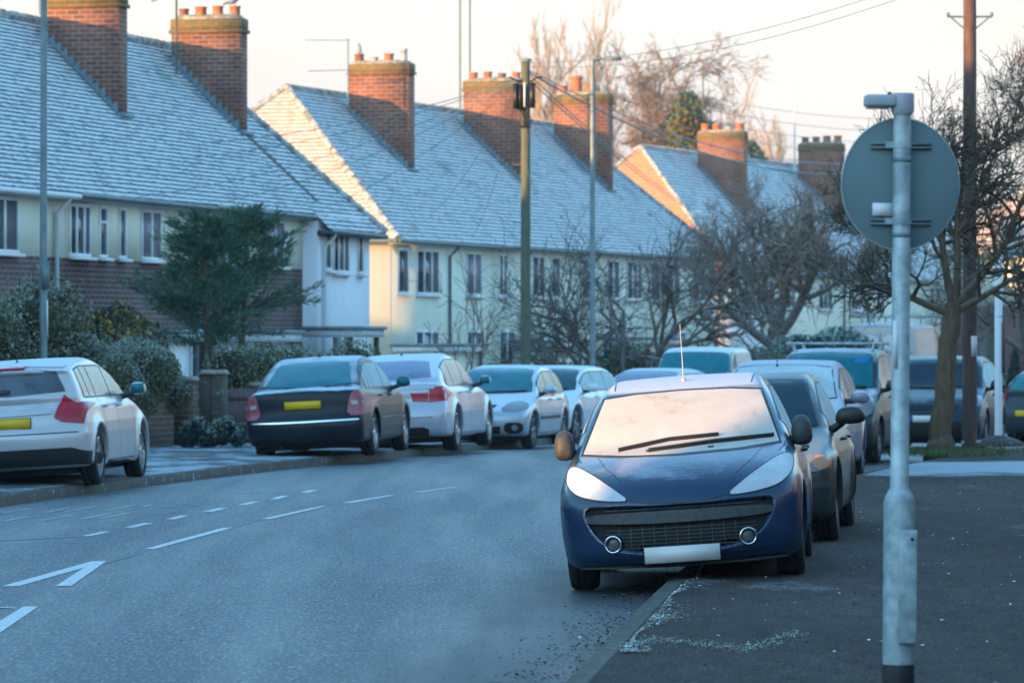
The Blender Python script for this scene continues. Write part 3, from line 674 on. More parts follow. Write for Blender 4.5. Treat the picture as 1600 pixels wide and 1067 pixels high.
# ---------------------------------------------------------------- car shapes
def low(Lc, cowl, hood, zb, tail, nose_z=.6, nose_r=.10, bz=.2):
    """side outline of the lower body: nose, bonnet to the cowl, belt, tail points"""
    return [(.25, bz), (.07, bz + .06), (.0, bz + .2), (.01, nose_z), (nose_r, nose_z + .10), (.42, hood - .07), (.75, hood), (cowl[0], cowl[1]), (cowl[0] + .6, zb - .005), (Lc * .55, zb)] + tail
def big(P, k=.012):
    c = np.mean(P, 0); return [tuple(np.array(p) + (np.array(p) - c) / (np.linalg.norm(np.array(p) - c) + 1e-9) * k) for p in P]
def P207():
    op = [(-.655, .565), (-.62, .59), (0, .575), (.62, .59), (.655, .565), (.635, .49), (.585, .41), (.52, .345), (.38, .275), (0, .262), (-.38, .275), (-.52, .345), (-.585, .41), (-.635, .49)]
    hl = [(.345, .625), (.50, .665), (.625, .845), (.72, .915), (.775, .935), (.80, .87), (.79, .765), (.735, .70), (.60, .655), (.46, .63)]
    hl = [(.335, .628), (.44, .705), (.56, .785), (.67, .845), (.735, .872), (.785, .86), (.795, .80), (.775, .735), (.70, .675), (.58, .645), (.45, .628)]
    fg = lambda s_, r: [(s_ * .465 + r * math.cos(a), .362 + r * math.sin(a)) for a in np.arange(18) * math.pi / 9]
    d = dict(L=4.03, W=1.71, H=1.458, R=.31, axles=(.81, 3.35), zb=.945, wz=(.945, 1.325), rz=(1.05, 1.34), pillars=[2.28, 3.05], glass=('pfrost', 'frost_sheen_glass', 'frost_sheen_glass'),
             low=[(.3, .155), (.10, .17), (.02, .24), (.0, .33), (.01, .42), (.03, .55), (.07, .64), (.17, .74), (.36, .83), (.62, .905), (.9, .95), (1.12, .975), (1.7, .955), (3.3, .985), (3.8, .97), (3.95, .86), (3.98, .65), (4.03, .5), (4.0, .3), (3.8, .2)],
             cab=[(.80, .90), (1.0, .965), (1.35, 1.145), (1.75, 1.33), (1.95, 1.395), (2.3, 1.445), (2.7, 1.458), (3.2, 1.44), (3.55, 1.39), (3.75, 1.25), (3.95, .95), (3.6, .8), (1.2, .8)],
             cf=.40, cfc=.22, k1=.12, wb=.905, tum=.25, holes=[(chaikin(op, 1), .045, 'f')], flare=.022, mirror=(.15, .20, .22), mz=.07, mx=.0, mu=-.02, mirmat='dkplastic', handlepaint=0,
             aerial=(.0, 2.1, .42, .04), aerial_pale=1, plate=[('f', (.01, .248), 'plate_w'), ('r', (0, .55), 'plate_y')], platebolts=1, rim='7', rimmat='alloy_d', apil=.075,
             seams=[('bonnet_gap', [('f', [(-.33, .632), (-.2, .603), (0, .596), (.2, .603), (.33, .632)]), ('t', [(-.70, .80), (-.735, .98), (-.74, 1.12)]), ('t', [(.70, .80), (.735, .98), (.74, 1.12)])], .009),
                    ('bonnet_crease_shade', [('t', [(-.40, .28), (-.52, .55), (-.60, .95)]), ('t', [(.40, .28), (.52, .55), (.60, .95)])], .004), ('bumper_crease_shade', [('f', [(-.80, .30), (-.62, .262), (-.35, .235), (-.28, .232)]), ('f', [(.80, .30), (.62, .262), (.35, .235), (.28, .232)])], .006),  # creases drawn as thin black ribbons, their shade put into the colour
                    ('roof_gap', [('t', [(-.50, 1.95), (-.52, 2.6), (-.5, 3.4)]), ('t', [(.50, 1.95), (.52, 2.6), (.5, 3.4)])], .008)])
    d['parts'] = [('grille', 'flat_black', [('f', [(x * .985, .42 + (z - .42) * .97) for x, z in op])], dict(off=.006, rnd=1)),
                  ('headlight_seal', 'black', [('f', big(hl))], dict(off=.003, rnd=1, res=.04)), ('headlight_seal', 'black', [('f', sym(big(hl)))], dict(off=.003, rnd=1, res=.04)),
                  ('headlight', 'lamp_frost', [('f', hl)], dict(off=.007, rnd=1, res=.03)), ('headlight', 'lamp_frost', [('f', sym(hl))], dict(off=.007, rnd=1, res=.03)),
                  ('bumper_bar', 'dkplastic', [('f', [(-.63, .478), (-.3, .462), (0, .458), (.3, .462), (.63, .478), (.645, .505), (.62, .535), (.3, .538), (0, .536), (-.3, .538), (-.62, .535), (-.645, .505)])], dict(off=.004, rnd=1, skin=True, back=.05)),
                  ('grille_mesh', 'dkplastic', [('f', [(-.52, z), (.52, z), (.52, z + .006), (-.52, z + .006)]) for z in (.30, .325, .35, .375, .40, .425, .56)] + [('f', [(x, .29), (x + .005, .29), (x + .005, .45), (x, .45)]) for x in np.arange(-.42, .45, .08)], dict(off=.012)),
                  
                  ('front_lip', 'dkplastic', [('f', [(-.72, .14), (0, .13), (.72, .14), (.72, .18), (0, .162), (-.72, .18)])], dict(off=.012)),
                  ('wiper', 'black', [('f', [(-.44, .945), (-.08, .995), (.27, 1.008), (.27, 1.014), (-.08, 1.002), (-.44, .950)])], dict(off=.035, back=.02)), ('wiper', 'black', [('f', [(-.22, .932), (.25, .963), (.66, .978), (.66, .984), (.25, .970), (-.22, .937)])], dict(off=.035, back=.02)),
                  ('washer_jet', 'black', [('f', [(-.24, .935), (-.20, .935), (-.20, .947), (-.24, .947)]), ('f', [(.20, .935), (.24, .935), (.24, .947), (.20, .947)])], dict(off=.012)),
                  ('tail_light', 'lamp_red', [('r', [(.55, .95), (.72, .95), (.74, 1.15), (.62, 1.1)])]), ('tail_light', 'lamp_red', [('r', sym([(.55, .95), (.72, .95), (.74, 1.15), (.62, 1.1)]))])]
    return d
def FOCUS():
    tl = [(.50, .78), (.80, .66), (.83, .80), (.80, .955), (.66, 1.02), (.58, .93)]
    tl = [(.515, .80), (.60, .745), (.83, .715), (.85, .84), (.86, .95), (.74, .955), (.62, 1.05), (.56, .93)]
    d = dict(L=4.36, W=1.82, H=1.484, R=.325, axles=(.88, 3.53), zb=.985, wz=(1.02, 1.40), rz=(1.075, 1.335), pillars=[2.35, 3.15, 3.5], glass=('teal', 'teal_f', 'greyglass'), swr=.42,
             low=low(4.36, (1.2, 1.0), .90, .985, [(3.6, 1.02), (4.08, 1.0), (4.22, .93), (4.28, .83), (4.30, .70), (4.36, .62), (4.36, .46), (4.30, .26), (4.12, .21)]),
             cab=[(.95, .92), (1.2, 1.02), (1.7, 1.27), (2.05, 1.40), (2.5, 1.475), (3.0, 1.484), (3.5, 1.45), (3.95, 1.385), (4.15, 1.345), (4.10, 1.30), (4.17, 1.15), (4.25, .95), (3.8, .85), (1.3, .85)],
             cr=.26, crc=.2, flare=.03, aerial=(-.0, 3.6, .30, .15), plate=[('r', (0, .75), 'plate_y')], rim='10', handlepaint=1, mirror=(.2, .2, .15))
    d['parts'] = [('tail_light', 'lamp_red', [('r', tl)], dict(off=.014, res=.03)), ('tail_light', 'lamp_red', [('r', sym(tl))], dict(off=.014, res=.03)),
                  ('tail_light_lens', 'lamp_pale', [('r', [(.60, .80), (.70, .80), (.73, .85), (.62, .875)])], dict(off=.016)),
                  ('lower_bumper', 'black', [('r', [(-.86, .22), (.86, .22), (.88, .40), (.80, .42), (.70, .455), (-.70, .455), (-.80, .42), (-.88, .40)])], dict(off=.01)),
                  ('reflector', 'lamp_red', [('r', [(.60, .385), (.74, .37), (.77, .41), (.60, .425)])], dict(off=.018)),
                  ('tailgate_gap', 'black', [('r', [(-.78, .618), (.36, .618), (.36, .630), (-.78, .630)])], dict(off=.003)),
                  ('spoiler', 'p_white', [('r', [(-.60, 1.345), (0, 1.385), (.60, 1.345), (.60, 1.375), (0, 1.425), (-.60, 1.375)])], dict(off=.02, back=.02)),
                  ('brake_light', 'lamp_red', [('r', [(-.18, 1.352), (.18, 1.352), (.18, 1.375), (-.18, 1.375)])], dict(off=.026)),
                  ('tailgate_ledge', 'p_white', [('r', [(-.50, .84), (0, .83), (.50, .84), (.50, .90), (0, .895), (-.50, .90)])], dict(off=.018, back=.02)),
                  ('rear_wiper', 'black', [('r', [(-.02, 1.085), (.34, 1.072), (.35, 1.094), (.02, 1.13), (-.03, 1.12)])], dict(off=.03))]
    return d
def SUPERB():
    tl = [(.62, .60), (.87, .60), (.88, .80), (.80, .93), (.70, .955), (.64, .80)]
    d = dict(L=4.80, W=1.765, H=1.469, R=.32, axles=(.92, 3.72), zb=.95, wz=(1.0, 1.38), rz=(1.045, 1.375), pillars=[2.45, 3.30, 3.62], glass=('teal', 'frost_sheen_glass', 'teal'), swr=.42,  # pale side glass has the bright sky reflection put into its colour
             low=low(4.8, (1.3, .98), .88, .955, [(3.6, .97), (4.1, 1.005), (4.45, 1.015), (4.66, .99), (4.71, .92), (4.72, .66), (4.79, .56), (4.80, .42), (4.74, .26), (4.55, .20)]),
             cab=[(1.1, .9), (1.4, 1.03), (1.9, 1.28), (2.3, 1.405), (2.7, 1.462), (3.15, 1.462), (3.5, 1.40), (3.9, 1.24), (4.42, 1.0), (4.2, .85), (1.5, .85)],
             cr=.16, crc=.12, cfc=.2, plate=[('r', (0, .78), 'plate_y')], rim='5', aerial=(0, 3.15, .07, .3), mouldchrome=1, handlepaint=1, ctaper=.96, wb=.905, tum=.2)
    d['parts'] = [('tail_light', 'lamp_red2', [('r', tl)], dict(off=.012, rnd=1, res=.03)), ('tail_light', 'lamp_red2', [('r', sym(tl))], dict(off=.012, rnd=1, res=.03)),
                  ('tail_light_lens', 'lamp_pale', [('r', [(.68, .755), (.83, .755), (.83, .80), (.68, .815)])], dict(off=.018)),
                  ('tail_light_lens', 'lamp_pale', [('r', sym([(.68, .755), (.83, .755), (.83, .80), (.68, .815)]))], dict(off=.018)),
                  ('bumper_trim', 'chrome', [('r', [(-.78, .535), (0, .53), (.78, .535), (.78, .553), (0, .548), (-.78, .553)])], dict(off=.014)),
                  ('boot_gap', 'black', [('r', [(-.60, .93), (-.59, .93), (-.55, .60), (-.56, .60)]), ('r', [(.56, .60), (.55, .60), (.59, .93), (.60, .93)])], dict(off=.002)),
                  ('sill_trim', 'chrome', [('R', [(1.35, .225), (3.25, .225), (3.25, .24), (1.35, .24)])], dict(off=.012))]
    return d
def GT():
    tl = [(.40, .80), (.64, .79), (.64, .93), (.36, .935)]; t2 = [(.65, .78), (.90, .80), (.93, .98), (.84, 1.02), (.65, 1.02)]
    d = dict(L=5.0, W=1.90, H=1.56, R=.345, axles=(.87, 3.94), zb=1.0, wz=(1.04, 1.46), rz=(1.16, 1.43), pillars=[2.7, 3.6], glass=('teal', 'teal_f', 'blueglass'), swr=.55,
             low=low(5.0, (1.4, 1.03), .93, 1.0, [(3.9, 1.03), (4.4, 1.08), (4.72, 1.10), (4.86, 1.07), (4.89, .95), (4.89, .80), (4.97, .68), (5.0, .5), (4.94, .28), (4.75, .22)], .64),
             cab=[(1.2, .95), (1.5, 1.08), (2.0, 1.34), (2.4, 1.475), (2.9, 1.555), (3.3, 1.555), (3.8, 1.50), (4.3, 1.37), (4.78, 1.12), (4.6, .95), (1.6, .9)],
             cr=.25, crc=.16, plate=[('r', (0, .76), 'plate_y')], rim='5', flare=.03, k2=.12, aerial=(0, 3.5, .05, .3))
    d['parts'] = [('tail_light', 'lamp_red', [('r', tl), ('r', t2)], dict(off=.012, res=.03)), ('tail_light', 'lamp_red', [('r', sym(tl)), ('r', sym(t2))], dict(off=.012, res=.03)),
                  ('reflector', 'lamp_red', [('r', [(.60, .50), (.84, .50), (.84, .535), (.60, .535)])], dict(off=.014)),
                  ('diffuser', 'black', [('r', [(-.62, .22), (.62, .22), (.64, .36), (.56, .40), (-.56, .40), (-.64, .36)])], dict(off=.012)),
                  ('tailgate_gap', 'black', [('r', [(-.70, .545), (.62, .545), (.64, .555), (-.72, .555)])], dict(off=.003)),
                  ('tailgate_ledge', 'p_silver', [('r', [(-.72, .99), (0, .985), (.72, .99), (.75, 1.05), (0, 1.06), (-.75, 1.05)])], dict(off=.02, back=.02))]
    return d
def hatchf(L_, W_, H_, gl, hl, grille, fog, wb=2.46, fo=.8, R_=.31, zb=.93, **kw):
    d = dict(L=L_, W=W_, H=H_, R=R_, axles=(fo, fo + wb), zb=zb, wz=(zb + .05, H_ - .095), rz=(zb + .1, H_ - .14), pillars=[fo + wb * .55, fo + wb * .86], glass=gl, swr=.15,
             low=low(L_, (fo + .3, zb + .04), zb - .07, zb, [(L_ - .6, zb + .02), (L_ - .25, zb), (L_ - .12, zb - .15), (L_ - .08, .7), (L_, .58), (L_, .4), (L_ - .08, .25), (L_ - .25, .2)], .58),
             cab=[(fo + .1, zb - .04), (fo + .32, zb + .06), (fo + .75, zb + .30), (fo + 1.1, H_ - .07), (fo + 1.6, H_ - .01), (fo + 2.0, H_), (L_ - 1.0, H_ - .03), (L_ - .45, H_ - .11), (L_ - .12, zb - .02), (L_ - .5, .8), (fo + .5, .8)],
             plate=[('f', (0, .36), 'plate_w'), ('r', (0, .6), 'plate_y')], rim='5', rimmat='alloy_d')
    d['parts'] = [('headlight', hl[0], [('f', hl[1])], dict(off=.01, rnd=1, res=.04)), ('headlight', hl[0], [('f', sym(hl[1]))], dict(off=.01, rnd=1, res=.04))]
    for g in grille: d['parts'].append(('grille', 'flat_black', [('f', g)], dict(off=.006)))
    if fog:
        for s_ in (1, -1):
            d['parts'].append(('fog_lamp_recess', 'flat_black', [('f', [(s_ * x, z) for x, z in fog])], dict(off=.006, rnd=1)))
            cx = s_ * sum(p[0] for p in fog) / len(fog); cz = sum(p[1] for p in fog) / len(fog)
            d['parts'].append(('fog_lamp', 'lamp_clear', [('f', [(cx + .05 * math.cos(a), cz + .05 * math.sin(a)) for a in np.arange(12) * math.pi / 6])], dict(off=.02, res=.03)))
    d['parts'].append(('wiper', 'black', [('f', [(-.55, zb + .035), (.05, zb + .02), (.05, zb + .035), (-.55, zb + .05)]), ('f', [(.0, zb + .03), (.6, zb + .045), (.6, zb + .06), (.0, zb + .045)])], dict(off=.025)))
    t = [(W_ / 2 - .22, zb - .2), (W_ / 2 - .05, zb - .2), (W_ / 2 - .06, zb + .02), (W_ / 2 - .2, zb)]
    d['parts'].append(('tail_light', 'lamp_red', [('r', t), ('r', sym(t))], dict(off=.01)))
    d.update(kw); return d
def IBIZA():
    return hatchf(3.98, 1.70, 1.44, ('teal', 'teal_f', 'teal'), ('lamp_clear', [(.36, .66), (.44, .80), (.62, .83), (.78, .78), (.80, .67), (.60, .64)]), [[(-.22, .60), (.22, .60), (.28, .76), (-.28, .76)], [(-.38, .27), (.38, .27), (.40, .40), (-.40, .40)]], [(.46, .27), (.74, .28), (.77, .42), (.70, .47), (.45, .46)], rubstrip='black', mirror=(.23, .2, .15))
def WHITE3():
    return hatchf(4.60, 1.81, 1.43, ('teal_d', 'frost_sheen_glass', 'teal'), ('lamp_clear', [(.38, .62), (.38, .74), (.62, .78), (.82, .75), (.82, .66)]), [[(-.33, .58), (-.03, .58), (-.03, .72), (-.33, .72)], [(.03, .58), (.33, .58), (.33, .72), (.03, .72)]], [(.5, .28), (.74, .28), (.72, .4), (.52, .4)], wb=2.76, fo=.83, R_=.33, flare=.035, mirror=(.22, .2, .16))
def SALOON():
    d = hatchf(4.55, 1.78, 1.40, ('blueglass', 'teal_f', 'teal'), ('lamp_frost', [(.38, .62), (.42, .76), (.66, .80), (.80, .74), (.80, .64)]), [[(-.34, .58), (.34, .58), (.32, .72), (-.32, .72)]], None, wb=2.7, fo=.88)
    return d
def E46():
    d = hatchf(4.48, 1.74, 1.415, ('navyglass', 'frost_sheen_glass', 'teal'), ('lamp_clear', [(.36, .59), (.36, .70), (.46, .735), (.80, .725), (.83, .67), (.80, .60), (.6, .585)]), [[(-.27, .585), (-.02, .585), (-.02, .70), (-.27, .70)], [(.02, .585), (.27, .585), (.27, .70), (.02, .70)], [(-.42, .26), (.42, .26), (.44, .37), (-.44, .37)]], None, wb=2.725, fo=.755, zb=.90, R_=.315, cf=.26, flare=.03, surround='black', mirmat='black', mirror=(.25, .18, .15), mz=.11, mx=.09, rubstrip=None)
    d['wz'] = (.945, 1.325)
    d['low'] = [(.25, .19), (.07, .22), (.0, .36), (.0, .55), (.05, .66), (.10, .73), (.40, .79), (.8, .86), (1.12, .92), (1.7, .905), (2.6, .905), (3.5, .92), (4.2, .93), (4.40, .90), (4.42, .7), (4.48, .55), (4.48, .4), (4.4, .25), (4.2, .2)]
    d['cab'] = [(1.0, .85), (1.25, .96), (1.7, 1.19), (2.1, 1.365), (2.5, 1.41), (3.0, 1.41), (3.35, 1.36), (3.7, 1.20), (4.0, .93), (3.8, .8), (1.4, .8)]
    d['parts'] += [('indicator', 'amber', [('f', [(.70, .605), (.82, .615), (.835, .67), (.80, .715), (.70, .72)])], dict(off=.014, rnd=1, res=.03)), ('bumper_moulding', 'dkplastic', [('f', [(-.84, .455), (0, .45), (.84, .455), (.84, .52), (0, .515), (-.84, .52)])], dict(off=.016)),
                   ('fog_lamp', 'lamp_clear', [('f', [(.62 + .05 * math.cos(a), .345 + .05 * math.sin(a)) for a in np.arange(12) * math.pi / 6])], dict(off=.012, res=.03)), ('brake_duct', 'flat_black', [('f', [(.55, .215), (.72, .215), (.70, .26), (.60, .275)])], dict(off=.006))]
    return d
def CAR307():
    return hatchf(4.20, 1.76, 1.51, ('frost_sheen_glass', 'teal_f', 'frost_sheen_glass'), ('lamp_frost', [(.34, .68), (.50, .80), (.70, .88), (.80, .86), (.82, .74), (.70, .68), (.5, .655)]), [[(-.5, .42), (.5, .42), (.52, .55), (-.52, .55)]], [(.55, .3), (.72, .3), (.72, .4), (.55, .4)], wb=2.6, fo=.85, zb=.99, mirror=(.24, .2, .16), mz=.06, aerial=(-.1, 1.95, .36, .05), cf=.36)
def MPV():
    return hatchf(4.40, 1.75, 1.635, ('teal', 'teal_f', 'teal'), ('lamp_clear', [(.42, .66), (.46, .80), (.70, .90), (.80, .88), (.81, .72), (.70, .66)]), [[(-.4, .58), (.4, .58), (.42, .70), (-.42, .70)], [(-.5, .28), (.5, .28), (.5, .42), (-.5, .42)]], [(.56, .3), (.74, .32), (.74, .44), (.60, .40)], wb=2.70, fo=.85, zb=1.02, mirror=(.25, .2, .17), tum=.17)
def SMAX():
    d = hatchf(4.77, 1.86, 1.60, ('navyglass', 'frost_sheen_glass', 'teal'), ('lamp_clear', [(.60, .76), (.62, .93), (.78, .95), (.86, .90), (.86, .74)]), [[(-.50, .70), (.50, .70), (.52, .78), (-.52, .78)], [(-.55, .30), (.55, .30), (.60, .50), (-.60, .50)]], [(.64, .3), (.80, .32), (.80, .42), (.66, .42)], wb=2.85, fo=.93, zb=1.03, R_=.335, mirror=(.25, .2, .17), blueband=1, tum=.17)
    d['plate'] = [('f', (.0, .56), 'plate_w')]; return d
def SMALLVAN():
    d = hatchf(4.40, 1.83, 1.83, ('teal', 'teal', 'teal'), ('lamp_clear', [(.55, .70), (.60, .95), (.78, .98), (.84, .80), (.80, .70)]), [[(-.5, .5), (.5, .5), (.5, .62), (-.5, .62)]], None, wb=2.73, fo=.9, zb=1.06, R_=.32, van=1, tum=.10, mirror=(.22, .2, .24), mirmat='black')
    d['cab'] = [(.85, .95), (1.0, 1.08), (1.35, 1.42), (1.62, 1.68), (1.95, 1.80), (2.5, 1.83), (3.9, 1.82), (4.22, 1.79), (4.33, 1.6), (4.36, .9), (4.0, .8), (1.4, .8)]
    d['low'] = low(4.4, (1.05, 1.08), .98, 1.06, [(3.9, 1.06), (4.36, 1.04), (4.38, .7), (4.4, .5), (4.36, .28), (4.2, .22)], .66); d['wz'] = (1.12, 1.69); d['pillars'] = [2.25, 2.9]; d['rz'] = None; d['k2'] = .14; d['cr'] = .06; d['crc'] = .04; d['ctaper'] = .99
    return d
def BIGVAN():
    d = hatchf(5.4, 2.0, 2.42, ('teal_d', 'teal_d', 'greyglass'), ('lamp_clear', [(.62, .75), (.65, 1.0), (.82, 1.0), (.86, .8)]), [[(-.5, .5), (.5, .5), (.5, .65), (-.5, .65)]], None, wb=3.4, fo=.95, zb=1.2, R_=.34, van=1, tum=.085, mirror=(.24, .2, .36), mirmat='black', wb2=0)
    d['wb'] = .97; d['cab'] = [(1.0, 1.1), (1.2, 1.25), (1.6, 1.7), (1.95, 2.15), (2.3, 2.36), (2.9, 2.42), (5.0, 2.42), (5.28, 2.38), (5.34, 2.2), (5.38, .9), (5.0, .8), (1.5, .8)]
    d['low'] = low(5.4, (1.25, 1.22), 1.08, 1.2, [(5.0, 1.2), (5.37, 1.2), (5.38, .7), (5.4, .5), (5.36, .3), (5.2, .24)], .75); d['wz'] = (1.28, 2.0); d['pillars'] = [2.6, 3.4]; d['rz'] = None; d['k2'] = .16; d['cr'] = .03; d['crc'] = .03; d['ctaper'] = .99
    d['plate'] = [('r', (0, .7), 'plate_y')]
    d['parts'] += [('door_gap', 'black', [('r', [(-.008, .45), (.008, .45), (.008, 2.15), (-.008, 2.15)]), ('r', [(-.85, 1.62), (.85, 1.62), (.85, 1.635), (-.85, 1.635)])], dict(off=.004)), ('door_panel', 'p_van', [('r', [(.06, 1.68), (.72, 1.68), (.66, 2.1), (.06, 2.1)]), ('r', sym([(.06, 1.68), (.72, 1.68), (.66, 2.1), (.06, 2.1)]))], dict(off=.008, rnd=1)),
                   ('tail_light', 'lamp_red2', [('r', [(.84, .8), (.93, .8), (.93, 1.25), (.84, 1.25)]), ('r', sym([(.84, .8), (.93, .8), (.93, 1.25), (.84, 1.25)]))], dict(off=.01))]
    return d
def FARHATCH():
    d = hatchf(4.1, 1.72, 1.46, ('teal', 'teal_f', 'teal'), ('lamp_clear', [(.4, .65), (.45, .78), (.75, .78), (.78, .66)]), [[(-.3, .6), (.3, .6), (.3, .7), (-.3, .7)]], None)
    t = [(.62, .72), (.80, .72), (.80, 1.02), (.68, 1.04)]
    d['parts'][-1] = ('tail_light', 'lamp_red', [('r', t), ('r', sym(t))], dict(off=.02)); return d
# ---------------------------------------------------------------- ground, road, pavements
def resample(P, step=1.0):
    P = chaikin(P, 3, False); d = np.r_[0, np.cumsum(np.linalg.norm(np.diff(P, axis=0), axis=1))]; s = np.arange(0, d[-1], step)
    return np.c_[np.interp(s, d, P[:, 0]), np.interp(s, d, P[:, 1])]
KL = resample([(-12, -30), (-9.3, 8), (-8.2, 20), (-6.7, 34), (-5.5, 44.9), (-5.02, 48.5), (-4.5, 51.5), (-3.85, 55), (-2.95, 59.5), (-2.1, 64), (-1.3, 69), (-.35, 75), (.7, 81), (2.2, 88), (3.8, 95), (6.8, 105), (12, 118), (24, 138)])
KR = resample([(-4.2, -30), (-.9, 8), (-.05, 18), (.26, 21.3), (1.14, 31.1), (1.75, 36), (2.9, 45), (4.17, 53.5), (5.75, 60), (8.4, 71), (11.5, 81), (16.5, 93), (25, 108), (40, 128)])
def normals(P): T = np.gradient(P, axis=0); T /= np.linalg.norm(T, axis=1)[:, None]; return np.c_[T[:, 1], -T[:, 0]]
def strip(name, P, offs, hs, m, smooth=True):
    N = normals(P); rows = []
    for o, h in zip(offs, hs): Q = P + N * o; rows.append(np.c_[Q, [zg(0, b) + h for a, b in Q]])
    k = len(P); V = np.concatenate(rows); F = []
    for r in range(len(rows) - 1): i = np.arange(k - 1); F.append(np.stack([r * k + i, (r + 1) * k + i, (r + 1) * k + i + 1, r * k + i + 1], 1))
    F = np.concatenate(F); d_ = np.tile(np.r_[0, np.cumsum(np.linalg.norm(np.diff(P, axis=0), axis=1))], len(rows)); q_ = np.repeat(np.arange(len(rows)) * .1, k); mb = MB(); mb.add(V, F, 0, np.stack([d_[F], q_[F]], -1)); return tag(mb.build(name, [m], smooth=smooth), kind='structure')
KH = .12
g = MB(); xs = np.r_[-900, -300, np.arange(-120, 121, 12), 300, 900]; ys = np.r_[-300, np.arange(-60, 301, 6), 600, 1400]
X, Y = np.meshgrid(xs, ys, indexing='ij'); V = np.stack([X, Y, np.vectorize(zg)(X, Y) - .03], -1).reshape(-1, 3); n = len(ys)
i = np.arange(len(xs) - 1)[:, None] * n; j = np.arange(n - 1)[None]; g.add(V, np.stack([i + j, i + n + j, i + n + 1 + j, i + 1 + j], -1).reshape(-1, 4))
tag(g.build('ground', [M['ground']]), kind='structure')
k = min(len(KL), len(KR)); A, B_ = KL, KR
# road surface: between the kerbs, arc-length matched
t = np.linspace(0, 1, 190); fa = np.c_[np.interp(t, np.linspace(0, 1, len(KL)), KL[:, 0]), np.interp(t, np.linspace(0, 1, len(KL)), KL[:, 1])]; fb = np.c_[np.interp(t, np.linspace(0, 1, len(KR)), KR[:, 0]), np.interp(t, np.linspace(0, 1, len(KR)), KR[:, 1])]
g = MB(); rows = [fa + (fb - fa) * q for q in np.linspace(-.02, 1.02, 9)]; V = np.concatenate([np.c_[r, [zg(0, b) + .004 for a, b in r]] for r in rows]); kk = 190; F = []
for r in range(8): i = np.arange(kk - 1); F.append(np.stack([r * kk + i, (r + 1) * kk + i, (r + 1) * kk + i + 1, r * kk + i + 1], 1))
F = np.concatenate(F); ac = np.repeat(np.linspace(-.02, 1.02, 9), kk); al = np.tile(np.arange(kk), 9) * .8; g.add(V, F, 0, np.stack([ac[F], al[F]], -1)); tag(g.build('road', [M['road']], smooth=True), kind='structure')
strip('kerb', KR, [-.0, .012, .13], [-.02, KH - .012, KH + .001], M['kerb'], False)
strip('kerb', KL, [0, -.012, -.13], [-.02, KH - .012, KH + .001], M['kerb_l'], False)
strip('pavement_right', KR, [.12, 1.5, 4, 7.5], [KH, KH + .012, KH + .02, KH + .02], M['pave_r'])
strip('pavement_left', KL, [-.12, -1.5, -4.6], [KH, KH + .02, KH + .04], M['pave_l'])
strip('verge_right', KR, [7.45, 14, 40], [KH + .015, KH + .03, KH], M['ground'])
strip('front_gardens', KL, [-4.55, -12, -40], [KH + .035, KH + .03, KH - .1], M['ground'])
def marking(name, quads, m, h=.008):
    g = MB()
    for q in quads:
        # cut along its length so the paint follows the road's fall
        a, b, c, d = [np.array(p) for p in q]; n = max(1, int(np.linalg.norm(d - a) / 2)); V = []
        for t in np.linspace(0, 1, n + 1): V += [a + (d - a) * t, b + (c - b) * t]
        V = np.array([(x, y, zg(x, y) + h) for x, y in V]); g.add(V, [[2 * i, 2 * i + 1, 2 * i + 3, 2 * i + 2] for i in range(n)])
    return tag(g.build(name, [m]), kind='structure')
MAIN= [[(-3.1, 36.7), (-3.01, 36.7), (-2.62, 40.78), (-2.71, 40.78)], [(-2.46, 42.69), (-2.37, 42.69), (-1.96, 45.93), (-2.03, 45.93)], [(-3.66, 31.2), (-3.54, 31.2), (-3.23, 34.67), (-3.35, 34.67)], [(-3.27, 31.2), (-3.16, 31.2), (-3.23, 34.67), (-3.33, 34.67)], [(-3.24, 28.85), (-3.14, 28.85), (-3.08, 25.56), (-3.2, 25.56)], [(-3.68, 28.91), (-3.54, 28.91), (-3.26, 28.69), (-3.26, 28.63)], [(-1.84, 46.91), (-1.73, 46.91), (-1.32, 49.19), (-1.39, 49.19)], [(-1.15, 50.04), (-1.06, 50.04), (-0.65, 51.77), (-0.72, 51.77)]]
FAINT= [[(-3.21, 34.51), (-3.18, 34.67), (-3.05, 36.0), (-3.07, 36.0)], [(-4.51, 38.36), (-4.49, 38.16), (-3.86, 39.0), (-3.89, 39.08)], [(-2.62, 40.78), (-2.6, 40.78), (-2.45, 42.54), (-2.47, 42.54)]]
DASH= [[(-3.87, 39.08), (-3.79, 39.08), (-3.68, 39.95), (-3.76, 39.95)], [(-3.64, 40.83), (-3.55, 40.83), (-3.45, 41.83), (-3.54, 41.83)], [(-3.4, 42.69), (-3.31, 42.69), (-3.23, 43.58), (-3.32, 43.58)], [(-3.17, 44.51), (-3.07, 44.51), (-2.97, 45.49), (-3.07, 45.49)], [(-2.93, 46.33), (-2.83, 46.33), (-2.73, 47.27), (-2.83, 47.27)], [(-2.68, 47.99), (-2.58, 47.99), (-2.5, 49.0), (-2.6, 49.0)], [(-2.44, 49.98), (-2.33, 49.98), (-2.26, 50.86), (-2.37, 50.86)]]
